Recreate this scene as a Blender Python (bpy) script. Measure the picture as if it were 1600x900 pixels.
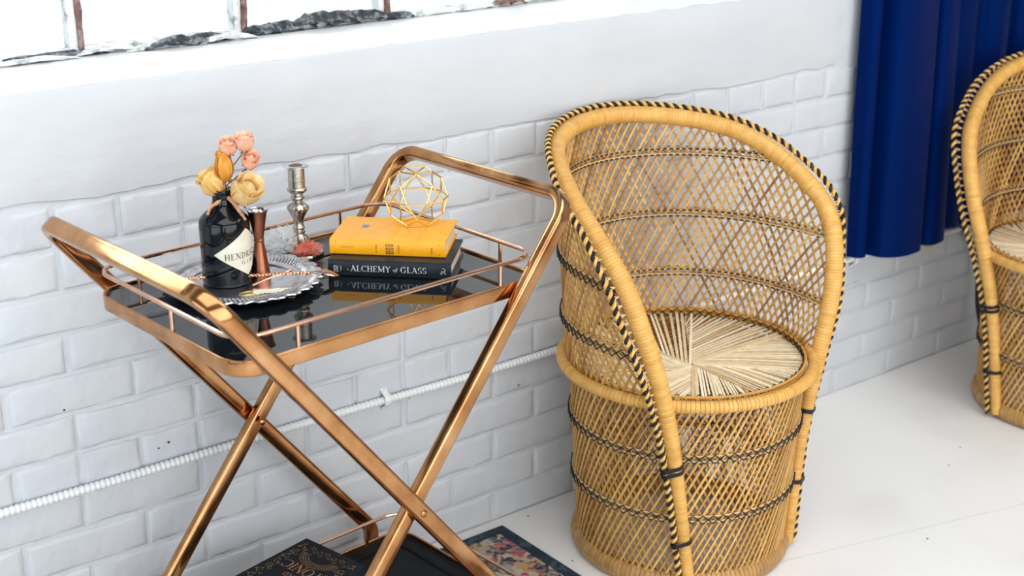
import bpy, math, random
import numpy as np
from mathutils import Vector, Matrix

for o in list(bpy.data.objects):
    bpy.data.objects.remove(o)
scene = bpy.context.scene
COL = scene.collection
PI = math.pi
R = math.radians
rnd = random.Random(7)

# ------------------------------------------------------------------ camera
cam_data = bpy.data.cameras.new('camera')
cam_data.lens = 50
cam_data.sensor_width = 36
cam_data.clip_start = 0.05
cam_data.dof.use_dof = True
cam_data.dof.focus_distance = 2.45
cam_data.dof.aperture_fstop = 4.5
cam = bpy.data.objects.new('camera', cam_data)
COL.objects.link(cam)
cam.location = (0, -2.163, 1.5)
cam.rotation_euler = (R(90 - 19.7), 0, R(-37.82))
scene.camera = cam

# ------------------------------------------------------------------ world, lights, exposure
world = bpy.data.worlds.new('world')
scene.world = world
world.use_nodes = True
bg = world.node_tree.nodes['Background']
bg.inputs[0].default_value = (0.90, 0.955, 1.0, 1)
bg.inputs[1].default_value = 1.25


def area(name, loc, rot, sx, sy, power, col):
    d = bpy.data.lights.new(name, 'AREA')
    d.shape = 'RECTANGLE'
    d.size = sx
    d.size_y = sy
    d.energy = power
    d.color = col
    o = bpy.data.objects.new(name, d)
    COL.objects.link(o)
    o.location = loc
    o.rotation_euler = rot
    return o


# daylight entering by the windows of the room: behind the camera, at its left, and the one above the sill
area('daylight_front_window', (0.7, -4.6, 1.5), (R(90), 0, 0), 5.4, 2.4, 84, (1.0, 0.99, 0.97))
area('daylight_left_window', (-2.3, -2.0, 1.45), (R(90), 0, R(-90)), 3.0, 2.2, 42, (0.60, 0.83, 1.0))
area('daylight_sill_window', (1.0, 0.75, 2.0), (R(-62), 0, 0), 3.2, 1.4, 80, (0.94, 0.975, 1.0))

area('overhead_fill', (1.7, -2.1, 3.06), (0, 0, 0), 5.0, 2.4, 72, (1.0, 0.995, 0.985))  # added overhead fill lamp to brighten the floor and upward faces, no known source

scene.view_settings.view_transform = 'Standard'
scene.view_settings.look = 'None'
scene.view_settings.gamma = 1
scene.view_settings.use_curve_mapping = False
scene.view_settings.exposure = 0.1


# ------------------------------------------------------------------ materials
def new_mat(name):
    m = bpy.data.materials.new(name)
    m.use_nodes = True
    nt = m.node_tree
    return m, nt, nt.nodes['Principled BSDF']


def N(nt, kind, **kw):
    n = nt.nodes.new(kind)
    for k, v in kw.items():
        setattr(n, k, v)
    return n


def setin(n, **kw):
    for k, v in kw.items():
        n.inputs[k.replace('_', ' ')].default_value = v


def ramp(nt, stops, interp='LINEAR'):
    r = N(nt, 'ShaderNodeValToRGB')
    r.color_ramp.interpolation = interp
    el = r.color_ramp.elements
    while len(el) < len(stops):
        el.new(0.5)
    for e, (p, c) in zip(el, stops):
        e.position = p
        e.color = (c[0], c[1], c[2], 1)
    return r


def c4(c):
    return (c[0], c[1], c[2], 1)


def simple(name, col, rough=0.5, metal=0.0, **kw):
    m, nt, b = new_mat(name)
    b.inputs['Base Color'].default_value = c4(col)
    b.inputs['Roughness'].default_value = rough
    b.inputs['Metallic'].default_value = metal
    for k, v in kw.items():
        b.inputs[k.replace('_', ' ')].default_value = v
    return m


def noisy(name, cols, scale=20, rough=0.5, metal=0.0, bump=0.0, bscale=None, detail=4, dist=0.002, stretch=None, rough_var=0.0):
    """colour from noise through a ramp, optional bump"""
    m, nt, b = new_mat(name)
    tc = N(nt, 'ShaderNodeTexCoord')
    mp = N(nt, 'ShaderNodeMapping')
    if stretch:
        mp.inputs['Scale'].default_value = stretch
    nt.links.new(tc.outputs['Object'], mp.inputs[0])
    n = N(nt, 'ShaderNodeTexNoise')
    setin(n, Scale=scale, Detail=detail)
    nt.links.new(mp.outputs[0], n.inputs['Vector'])
    k = len(cols)
    r = ramp(nt, [(0.3 + 0.4 * i / max(1, k - 1), c) for i, c in enumerate(cols)])
    nt.links.new(n.outputs['Fac'], r.inputs[0])
    nt.links.new(r.outputs[0], b.inputs['Base Color'])
    b.inputs['Roughness'].default_value = rough
    b.inputs['Metallic'].default_value = metal
    if rough_var:
        mr = N(nt, 'ShaderNodeMapRange')
        setin(mr, From_Min=0.3, From_Max=0.7, To_Min=rough, To_Max=rough + rough_var)
        nt.links.new(n.outputs['Fac'], mr.inputs[0])
        nt.links.new(mr.outputs[0], b.inputs['Roughness'])
    if bump:
        n2 = N(nt, 'ShaderNodeTexNoise')
        setin(n2, Scale=bscale or scale, Detail=5)
        nt.links.new(mp.outputs[0], n2.inputs['Vector'])
        bp = N(nt, 'ShaderNodeBump')
        setin(bp, Strength=bump, Distance=dist)
        nt.links.new(n2.outputs['Fac'], bp.inputs['Height'])
        nt.links.new(bp.outputs[0], b.inputs['Normal'])
    return m


def cane(name, lo, hi, rough=0.42, fibre=True):
    """natural cane: tone of each strand from the mesh attribute, plus fine fibre noise"""
    m, nt, b = new_mat(name)
    at = N(nt, 'ShaderNodeAttribute')
    at.attribute_name = 'tone'
    tc = N(nt, 'ShaderNodeTexCoord')
    n = N(nt, 'ShaderNodeTexNoise')
    setin(n, Scale=55, Detail=5)
    nt.links.new(tc.outputs['Object'], n.inputs['Vector'])
    ad = N(nt, 'ShaderNodeMath', operation='MULTIPLY_ADD')
    ad.inputs[1].default_value = 0.7
    nt.links.new(n.outputs['Fac'], ad.inputs[0])
    sb = N(nt, 'ShaderNodeMath', operation='ADD')
    nt.links.new(at.outputs['Fac'], sb.inputs[0])
    sb.inputs[1].default_value = -0.35
    nt.links.new(sb.outputs[0], ad.inputs[2])
    mid = [(a + c) / 2 for a, c in zip(lo, hi)]
    r = ramp(nt, [(0.0, lo), (0.5, mid), (1.0, hi)])
    nt.links.new(ad.outputs[0], r.inputs[0])
    nt.links.new(r.outputs[0], b.inputs['Base Color'])
    b.inputs['Roughness'].default_value = rough
    n2 = N(nt, 'ShaderNodeTexNoise')
    setin(n2, Scale=260, Detail=3)
    nt.links.new(tc.outputs['Object'], n2.inputs['Vector'])
    bp = N(nt, 'ShaderNodeBump')
    setin(bp, Strength=0.25, Distance=0.001)
    nt.links.new(n2.outputs['Fac'], bp.inputs['Height'])
    nt.links.new(bp.outputs[0], b.inputs['Normal'])
    return m


M = {}
M['paint'] = noisy('white_painted_brick', [(0.545, 0.57, 0.61), (0.60, 0.622, 0.65)], 9, 0.45, bump=0.55, bscale=30, dist=0.005)
M['mortar'] = noisy('white_painted_mortar', [(0.545, 0.57, 0.61), (0.60, 0.622, 0.65)], 14, 0.6, bump=0.7, bscale=60, dist=0.004)
M['band'] = noisy('white_painted_concrete', [(0.535, 0.552, 0.58), (0.58, 0.595, 0.617)], 4, 0.5, bump=0.35, bscale=16, dist=0.006, stretch=(1, 1, 2.2))
M['wall'] = noisy('buff_brick_wall', [(0.34, 0.30, 0.27), (0.46, 0.41, 0.37)], 3, 0.8)
M['ceiling'] = noisy('dark_timber_ceiling', [(0.14, 0.12, 0.10), (0.20, 0.17, 0.145)], 3, 0.8)
M['floor'] = noisy('white_painted_floor', [(0.76, 0.75, 0.725), (0.84, 0.835, 0.82), (0.86, 0.855, 0.845)], 2.6, 0.33, bump=0.12, bscale=30, dist=0.003, rough_var=0.15)
M['gap'] = simple('floor_joint', (0.45, 0.43, 0.40), 0.8)
M['copper'] = noisy('worn_copper', [(0.36, 0.16, 0.065), (0.50, 0.25, 0.105), (0.61, 0.345, 0.17)], 16, 0.09, metal=1.0, rough_var=0.13, bump=0.06, bscale=22, dist=0.001)
M['copper_rod'] = noisy('copper_rod', [(0.62, 0.36, 0.24), (0.78, 0.50, 0.36)], 30, 0.2, metal=1.0)
M['rose_copper'] = noisy('rose_copper', [(0.78, 0.42, 0.26), (0.90, 0.55, 0.38)], 40, 0.2, metal=1.0)
M['jigger'] = noisy('brown_copper', [(0.27, 0.10, 0.055), (0.36, 0.145, 0.085)], 12, 0.3, metal=1.0)
M['steel'] = simple('bright_steel', (0.75, 0.77, 0.78), 0.15, 1.0)
M['silver'] = noisy('old_silver', [(0.55, 0.55, 0.57), (0.86, 0.87, 0.89)], 60, 0.27, metal=1.0, bump=0.35, bscale=140, dist=0.0015)
M['pewter'] = noisy('tarnished_pewter', [(0.22, 0.19, 0.15), (0.48, 0.44, 0.38), (0.62, 0.58, 0.52)], 45, 0.27, metal=1.0, bump=0.35, bscale=170, dist=0.001)
M['gold'] = simple('gold_wire', (0.95, 0.68, 0.26), 0.22, 1.0)
M['gold_soft'] = simple('pale_gold', (0.80, 0.70, 0.36), 0.3, 1.0)
M['pearl'] = noisy('pearl_leaf', [(0.80, 0.76, 0.58), (0.90, 0.88, 0.76)], 90, 0.35)
M['black_glass'] = simple('black_glass', (0.006, 0.008, 0.011), 0.02, 0.0, IOR=1.62)
M['black_tray'] = noisy('black_enamel', [(0.005, 0.006, 0.008), (0.010, 0.011, 0.013)], 30, 0.5)
M['black_tray'].node_tree.nodes['Principled BSDF'].inputs['Specular IOR Level'].default_value = 0.1
M['bottle'] = simple('black_bottle_glass', (0.002, 0.004, 0.007), 0.05, 0.0, IOR=1.42)
M['label'] = noisy('cream_label', [(0.72, 0.67, 0.54), (0.80, 0.76, 0.64)], 60, 0.5)
M['ink'] = simple('dark_ink', (0.035, 0.03, 0.03), 0.6)
M['ink_brown'] = simple('brown_ink', (0.16, 0.075, 0.015), 0.6)
M['yellow'] = noisy('yellow_bookcloth', [(0.90, 0.37, 0.004), (0.95, 0.44, 0.010)], 40, 0.3, bump=0.06, bscale=400, dist=0.0006)
M['yellow'].node_tree.nodes['Principled BSDF'].inputs['Specular IOR Level'].default_value = 0.6
M['orange'] = simple('orange_endpaper', (0.75, 0.28, 0.05), 0.6)
M['pages'] = noisy('page_edges', [(0.62, 0.55, 0.42), (0.76, 0.70, 0.58)], 8, 0.7, stretch=(1, 1, 60))
M['navy'] = noisy('black_bookcloth', [(0.010, 0.014, 0.019), (0.018, 0.023, 0.03)], 50, 0.28)
M['navy'].node_tree.nodes['Principled BSDF'].inputs['Specular IOR Level'].default_value = 0.22
M['dark_cover'] = noisy('dark_cover', [(0.010, 0.012, 0.016), (0.018, 0.02, 0.025)], 40, 0.4)
M['dark_cover'].node_tree.nodes['Principled BSDF'].inputs['Specular IOR Level'].default_value = 0.05
M['silver_foil'] = simple('silver_foil', (0.66, 0.68, 0.70), 0.35, 0.3)
M['gold_foil'] = simple('gold_foil', (0.50, 0.34, 0.14), 0.35, 0.7)
M['blue_print'] = simple('blue_print', (0.16, 0.24, 0.42), 0.5)
M['cane_rim'] = cane('cane_wrap', (0.48, 0.21, 0.028), (0.81, 0.48, 0.13))
M['cane_base'] = cane('cane_base', (0.20, 0.09, 0.022), (0.58, 0.33, 0.11))
M['cane_weave'] = cane('cane_weave', (0.27, 0.105, 0.016), (0.76, 0.45, 0.135))
M['cane_pale'] = cane('cane_pale', (0.52, 0.31, 0.12), (0.80, 0.58, 0.31))
M['straw'] = cane('seat_straw', (0.54, 0.33, 0.12), (0.98, 0.87, 0.64), rough=0.38)
M['cane_black'] = simple('black_cane', (0.012, 0.012, 0.015), 0.4)
M['cane_black'].node_tree.nodes['Principled BSDF'].inputs['Specular IOR Level'].default_value = 0.25
M['stem'] = simple('dry_stem', (0.16, 0.085, 0.04), 0.7)
M['calyx'] = simple('dry_calyx', (0.22, 0.10, 0.04), 0.7)
M['dry_leaf'] = noisy('dry_leaf', [(0.50, 0.22, 0.09), (0.68, 0.36, 0.18)], 120, 0.7)


def petal_mat(name, a, b_, c):
    m = noisy(name, [a, b_, c], 70, 0.55)
    nt = m.node_tree
    bs = nt.nodes['Principled BSDF']
    tr = nt.nodes.new('ShaderNodeBsdfTranslucent')
    tr.inputs[0].default_value = (c[0], c[1], c[2], 1)
    mx = nt.nodes.new('ShaderNodeMixShader')
    mx.inputs[0].default_value = 0.38
    nt.links.new(bs.outputs[0], mx.inputs[1])
    nt.links.new(tr.outputs[0], mx.inputs[2])
    nt.links.new(mx.outputs[0], nt.nodes['Material Output'].inputs[0])
    return m


M['petal_yellow'] = petal_mat('petal_yellow', (0.90, 0.52, 0.12), (0.95, 0.68, 0.26), (0.97, 0.76, 0.38))
M['petal_amber'] = petal_mat('petal_amber', (0.70, 0.30, 0.03), (0.84, 0.42, 0.06), (0.90, 0.52, 0.12))
M['petal_cream'] = petal_mat('petal_cream', (0.92, 0.60, 0.20), (0.96, 0.74, 0.36), (0.97, 0.82, 0.52))
M['petal_pink'] = petal_mat('petal_pink', (0.95, 0.58, 0.22), (0.96, 0.60, 0.44), (0.97, 0.70, 0.62))
M['white_tuft'] = petal_mat('white_tuft', (0.93, 0.95, 0.96), (0.95, 0.96, 0.97), (0.97, 0.98, 0.98))
M['coral_tuft'] = petal_mat('coral_tuft', (0.97, 0.26, 0.15), (0.98, 0.40, 0.28), (0.98, 0.58, 0.46))
M['conduit'] = simple('white_painted_conduit', (0.80, 0.815, 0.82), 0.4)
M['rust'] = noisy('rusty_steel', [(0.09, 0.045, 0.04), (0.20, 0.10, 0.085), (0.40, 0.31, 0.28)], 60, 0.7, bump=0.5, bscale=120, dist=0.003)
M['flaking'] = noisy('flaking_paint', [(0.30, 0.28, 0.27), (0.72, 0.73, 0.74), (0.82, 0.83, 0.84), (0.84, 0.85, 0.86)], 45, 0.7, bump=0.8, bscale=90, dist=0.005)
M['putty'] = noisy('black_putty', [(0.010, 0.014, 0.02), (0.04, 0.05, 0.06), (0.35, 0.37, 0.39)], 60, 0.6, bump=0.8, bscale=90, dist=0.005)
M['cable'] = simple('black_cable', (0.012, 0.012, 0.014), 0.5)
M['tag'] = simple('yellow_tag', (0.62, 0.50, 0.08), 0.6)
M['caster'] = simple('black_rubber', (0.02, 0.02, 0.02), 0.6)
M['caster'].node_tree.nodes['Principled BSDF'].inputs['Specular IOR Level'].default_value = 0.2


def curtain_mat():
    m, nt, b = new_mat('blue_satin_curtain')
    b.inputs['Base Color'].default_value = (0.0004, 0.010, 0.085, 1)
    b.inputs['Roughness'].default_value = 0.5
    b.inputs['Sheen Weight'].default_value = 0.0
    b.inputs['Specular IOR Level'].default_value = 0.4
    b.inputs['Specular Tint'].default_value = (0.02, 0.16, 0.75, 1)
    b.inputs['Sheen Tint'].default_value = (0.1, 0.3, 1, 1)
    tr = N(nt, 'ShaderNodeBsdfTranslucent')
    tr.inputs[0].default_value = (0.002, 0.035, 0.30, 1)
    mx = N(nt, 'ShaderNodeMixShader')
    mx.inputs[0].default_value = 0.25
    out = nt.nodes['Material Output']
    nt.links.new(b.outputs[0], mx.inputs[1])
    nt.links.new(tr.outputs[0], mx.inputs[2])
    nt.links.new(mx.outputs[0], out.inputs[0])
    return m


M['curtain'] = curtain_mat()


def glass_pane_mat():
    m, nt, b = new_mat('window_glass')
    tr = N(nt, 'ShaderNodeBsdfTransparent')
    tr.inputs[0].default_value = (0.95, 0.98, 0.985, 1)
    gl = N(nt, 'ShaderNodeBsdfGlossy')
    gl.inputs['Roughness'].default_value = 0.03
    fr = N(nt, 'ShaderNodeFresnel')
    mx = N(nt, 'ShaderNodeMixShader')
    nt.links.new(fr.outputs[0], mx.inputs[0])
    nt.links.new(tr.outputs[0], mx.inputs[1])
    nt.links.new(gl.outputs[0], mx.inputs[2])
    nt.links.new(mx.outputs[0], nt.nodes['Material Output'].inputs[0])
    return m


M['pane'] = glass_pane_mat()


def rug_mat(border):
    m, nt, b = new_mat('rug_border' if border else 'rug_field')
    tc = N(nt, 'ShaderNodeTexCoord')
    wob = N(nt, 'ShaderNodeTexNoise')
    setin(wob, Scale=30, Detail=3)
    nt.links.new(tc.outputs['Object'], wob.inputs['Vector'])
    mixv = N(nt, 'ShaderNodeMix', data_type='VECTOR')
    mixv.inputs[0].default_value = 0.06
    nt.links.new(tc.outputs['Object'], mixv.inputs[4])
    nt.links.new(wob.outputs['Color'], mixv.inputs[5])
    v1 = N(nt, 'ShaderNodeTexVoronoi')
    setin(v1, Scale=62.0)
    nt.links.new(mixv.outputs[1], v1.inputs['Vector'])
    sep = N(nt, 'ShaderNodeSeparateColor')
    nt.links.new(v1.outputs['Color'], sep.inputs[0])
    if border:
        r = ramp(nt, [(0.0, (0.012, 0.022, 0.045)), (0.6, (0.02, 0.04, 0.06)), (0.85, (0.05, 0.09, 0.10)), (0.97, (0.25, 0.22, 0.18))], 'CONSTANT')
    else:
        r = ramp(nt, [(0.0, (0.015, 0.025, 0.06)), (0.22, (0.45, 0.32, 0.22)), (0.40, (0.36, 0.06, 0.08)), (0.52, (0.50, 0.40, 0.30)),
                      (0.68, (0.06, 0.12, 0.13)), (0.78, (0.52, 0.20, 0.07)), (0.86, (0.46, 0.30, 0.07)), (0.93, (0.30, 0.30, 0.29))], 'CONSTANT')
    nt.links.new(sep.outputs[0], r.inputs[0])
    n2 = N(nt, 'ShaderNodeTexNoise')
    setin(n2, Scale=120, Detail=4)
    nt.links.new(tc.outputs['Object'], n2.inputs['Vector'])
    mc = N(nt, 'ShaderNodeMix', data_type='RGBA')
    mc.inputs[7].default_value = (0.40, 0.33, 0.26, 1) if not border else (0.03, 0.05, 0.07, 1)
    mr = N(nt, 'ShaderNodeMapRange')
    setin(mr, From_Min=0.42, From_Max=0.62, To_Min=0.0, To_Max=0.5)
    nt.links.new(n2.outputs['Fac'], mr.inputs[0])
    nt.links.new(mr.outputs[0], mc.inputs[0])
    nt.links.new(r.outputs[0], mc.inputs[6])
    nt.links.new(mc.outputs[2], b.inputs['Base Color'])
    b.inputs['Roughness'].default_value = 0.95
    n3 = N(nt, 'ShaderNodeTexNoise')
    setin(n3, Scale=500, Detail=2)
    nt.links.new(tc.outputs['Object'], n3.inputs['Vector'])
    bp = N(nt, 'ShaderNodeBump')
    setin(bp, Strength=0.6, Distance=0.003)
    nt.links.new(n3.outputs['Fac'], bp.inputs['Height'])
    nt.links.new(bp.outputs[0], b.inputs['Normal'])
    return m


M['rug_field'] = rug_mat(False)
M['rug_border'] = rug_mat(True)


# ------------------------------------------------------------------ mesh helpers
def V3(*a):
    return np.array(a, float)


def unit(v):
    v = np.asarray(v, float)
    return v / (np.linalg.norm(v) + 1e-12)


class MB:
    def __init__(s):
        s.v, s.f, s.t = [], [], []

    def add(s, verts, faces, tone=0.5):
        k = len(s.v)
        s.v.extend([tuple(map(float, p)) for p in verts])
        s.f.extend([tuple(i + k for i in f) for f in faces])
        if np.ndim(tone) == 0:
            s.t.extend([float(tone)] * len(verts))
        else:
            s.t.extend([float(x) for x in tone])

    def box(s, lo, hi, tone=0.5, mat=None):
        x0, y0, z0 = lo
        x1, y1, z1 = hi
        P = [(x0, y0, z0), (x1, y0, z0), (x1, y1, z0), (x0, y1, z0), (x0, y0, z1), (x1, y0, z1), (x1, y1, z1), (x0, y1, z1)]
        if mat is not None:
            P = [tuple(mat @ Vector(p)) for p in P]
        s.add(P, [(0, 3, 2, 1), (4, 5, 6, 7), (0, 1, 5, 4), (1, 2, 6, 5), (2, 3, 7, 6), (3, 0, 4, 7)], tone)

    def rings(s, rings, closed=False, cap=True, tone=0.5):
        """rings: list of M-point loops joined one to the next"""
        m = len(rings[0])
        n = len(rings)
        vs = [p for r in rings for p in r]
        fs = []
        for i in range(n if closed else n - 1):
            a, b = i * m, ((i + 1) % n) * m
            for j in range(m):
                k = (j + 1) % m
                fs.append((a + j, a + k, b + k, b + j))
        if cap and not closed:
            fs.append(tuple(range(m - 1, -1, -1)))
            fs.append(tuple((n - 1) * m + j for j in range(m)))
        if np.ndim(tone) == 1:
            tone = [t for t in tone for _ in range(m)]
        s.add(vs, fs, tone)

    def tube(s, path, rad, sides=8, closed=False, tone=0.5, cap=True, start=None):
        path = np.asarray(path, float)
        n = len(path)
        rad = np.full(n, rad) if np.ndim(rad) == 0 else np.asarray(rad)
        T = tangents(path, closed)
        nrm = frames(path, T, closed, start)
        rr = []
        for i in range(n):
            b = np.cross(T[i], nrm[i])
            rr.append([path[i] + rad[i] * (math.cos(2 * PI * j / sides) * nrm[i] + math.sin(2 * PI * j / sides) * b) for j in range(sides)])
        s.rings(rr, closed, cap, tone)

    def sweep(s, path, section, binormal, closed=False, tone=0.5, cap=True):
        """section: 2D points (a along the in-plane normal, b along binormal); binormal constant or per point"""
        path = np.asarray(path, float)
        T = tangents(path, closed)
        rr = []
        for i in range(len(path)):
            bn = np.asarray(binormal[i] if np.ndim(binormal) == 2 else binormal, float)
            nn = unit(np.cross(bn, T[i]))
            b2 = unit(np.cross(T[i], nn))
            rr.append([path[i] + a * nn + b * b2 for a, b in section])
        s.rings(rr, closed, cap, tone)

    def lathe(s, prof, segs=32, tone=0.5, center=(0, 0), rfun=None, cap=True):
        """prof: list of (r, z) bottom to top"""
        rr = []
        for r, z in prof:
            ring = []
            for j in range(segs):
                a = 2 * PI * j / segs
                q = r if rfun is None else rfun(r, z, a)
                ring.append((center[0] + q * math.cos(a), center[1] + q * math.sin(a), z))
            rr.append(ring)
        s.rings(rr, False, cap, tone)

    def mesh(s, name, mat, smooth=True):
        me = bpy.data.meshes.new(name)
        me.from_pydata(s.v, [], s.f)
        at = me.attributes.new('tone', 'FLOAT', 'POINT')
        at.data.foreach_set('value', s.t)
        me.materials.append(M[mat] if isinstance(mat, str) else mat)
        if smooth:
            me.polygons.foreach_set('use_smooth', [True] * len(me.polygons))
            try:
                me.set_sharp_from_angle(angle=R(38))
            except Exception:
                pass
        me.update()
        return me

    def build(s, name, mat, parent=None, smooth=True, loc=None, rotz=None, label=None, kind=None):
        o = bpy.data.objects.new(name, s.mesh(name, mat, smooth))
        return place(o, parent, loc, rotz, label, kind)


def place(o, parent=None, loc=None, rotz=None, label=None, kind=None):
    COL.objects.link(o)
    if parent is not None:
        o.parent = parent
    if loc is not None:
        o.location = loc
    if rotz is not None:
        o.rotation_euler = (0, 0, rotz)
    if label:
        o['label'] = label
    if kind:
        o['kind'] = kind
    return o


def inst(name, mesh, parent=None, matrix=None, label=None, kind=None):
    o = bpy.data.objects.new(name, mesh)
    COL.objects.link(o)
    if parent is not None:
        o.parent = parent
    if matrix is not None:
        o.matrix_local = matrix
    if label:
        o['label'] = label
    if kind:
        o['kind'] = kind
    return o


def empty(name, loc=(0, 0, 0), rotz=0.0):
    o = bpy.data.objects.new(name, None)
    o.empty_display_size = 0.05
    COL.objects.link(o)
    o.location = loc
    o.rotation_euler = (0, 0, rotz)
    return o


def tag(o, label, cat, group=None):
    o['label'] = label
    o['category'] = cat
    if group:
        o['group'] = group
    return o


def struct(o, label=None):
    o['kind'] = 'structure'
    if label:
        o['label'] = label
    return o


def tangents(p, closed):
    if closed:
        t = np.roll(p, -1, 0) - np.roll(p, 1, 0)
    else:
        t = np.gradient(p, axis=0)
    return t / (np.linalg.norm(t, axis=1, keepdims=True) + 1e-12)


def frames(p, T, closed, start=None):
    n = len(p)
    a = np.array(start if start is not None else ((0, 0, 1) if abs(T[0][2]) < 0.9 else (1, 0, 0)), float)
    cur = unit(a - (a @ T[0]) * T[0])
    out = [cur]
    for i in range(1, n):
        cur = cur - (cur @ T[i]) * T[i]
        cur = unit(cur)
        out.append(cur)
    out = np.array(out)
    if closed:
        e = out[-1] - (out[-1] @ T[0]) * T[0]
        e = unit(e)
        ang = math.atan2(np.cross(e, out[0]) @ T[0], e @ out[0])
        for i in range(n):
            t = ang * i / n
            out[i] = math.cos(t) * out[i] + math.sin(t) * np.cross(T[i], out[i])
    return out


def fillet(pts, rad, seg=8, closed=False):
    """polyline with its corners rounded"""
    pts = [np.asarray(p, float) for p in pts]
    n = len(pts)
    rad = [rad] * n if np.ndim(rad) == 0 else rad
    out = []
    for i in range(n):
        if not closed and i in (0, n - 1):
            out.append(pts[i])
            continue
        p, a, b = pts[i], pts[i - 1], pts[(i + 1) % n]
        da, db = unit(a - p), unit(b - p)
        ang = math.acos(max(-1, min(1, da @ db)))
        if rad[i] <= 0 or ang > PI - 0.01:
            out.append(p)
            continue
        d = rad[i] / math.tan(ang / 2)
        c = p + unit(da + db) * rad[i] / math.sin(ang / 2)
        s0 = p + da * d - c
        s1 = p + db * d - c
        th = PI - ang
        ax = unit(np.cross(s0, s1))
        for k in range(seg + 1):
            t = th * k / seg
            out.append(c + math.cos(t) * s0 + math.sin(t) * np.cross(ax, s0))
    return np.array(out)


def resample(p, step, closed=False):
    p = np.asarray(p, float)
    if closed:
        p = np.vstack([p, p[:1]])
    d = np.concatenate([[0], np.cumsum(np.linalg.norm(np.diff(p, axis=0), axis=1))])
    n = max(2, int(round(d[-1] / step)))
    s = np.linspace(0, d[-1], n + 1)
    q = np.stack([np.interp(s, d, p[:, k]) for k in range(p.shape[1])], -1)
    return (q[:-1] if closed else q), d[-1] / n


def rrect(w, h, r, seg=4):
    """rounded rectangle section, centred"""
    out = []
    for cx, cy, a0 in ((w / 2 - r, h / 2 - r, 0), (-w / 2 + r, h / 2 - r, 90), (-w / 2 + r, -h / 2 + r, 180), (w / 2 - r, -h / 2 + r, 270)):
        for k in range(seg + 1):
            a = R(a0 + 90 * k / seg)
            out.append((cx + r * math.cos(a), cy + r * math.sin(a)))
    return out


def slab(mb, loop, z0, z1, tone=0.5):
    mb.rings([[(p[0], p[1], z0) for p in loop], [(p[0], p[1], z1) for p in loop]], tone=tone)


# ------------------------------------------------------------------ lettering: a small serif stroke alphabet (flat print)
def g_line(p, q, w, out):
    p, q = np.array(p, float), np.array(q, float)
    d = unit(q - p)
    n = np.array([-d[1], d[0]]) * w / 2
    out.append([p - n, q - n, q + n, p + n])


def g_stem(x, out, w=0.15, y0=0.0, y1=1.0, top=True, bot=True, sw=0.34):
    out.append([(x - w / 2, y0), (x + w / 2, y0), (x + w / 2, y1), (x - w / 2, y1)])
    if bot:
        out.append([(x - sw / 2, y0), (x + sw / 2, y0), (x + sw / 2, y0 + 0.05), (x - sw / 2, y0 + 0.05)])
    if top:
        out.append([(x - sw / 2, y1 - 0.05), (x + sw / 2, y1 - 0.05), (x + sw / 2, y1), (x - sw / 2, y1)])


def g_arc(cx, cy, rx, ry, a0, a1, out, wv=0.15, wh=0.06, seg=12):
    P = []
    for k in range(seg + 1):
        a = R(a0 + (a1 - a0) * k / seg)
        w = wh + (wv - wh) * abs(math.cos(a))
        c, s_ = math.cos(a), math.sin(a)
        P.append(((cx + (rx - w / 2) * c, cy + (ry - wh / 2) * s_), (cx + (rx + w / 2) * c, cy + (ry + wh / 2) * s_)))
    for k in range(seg):
        out.append([P[k][0], P[k][1], P[k + 1][1], P[k + 1][0]])


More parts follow.
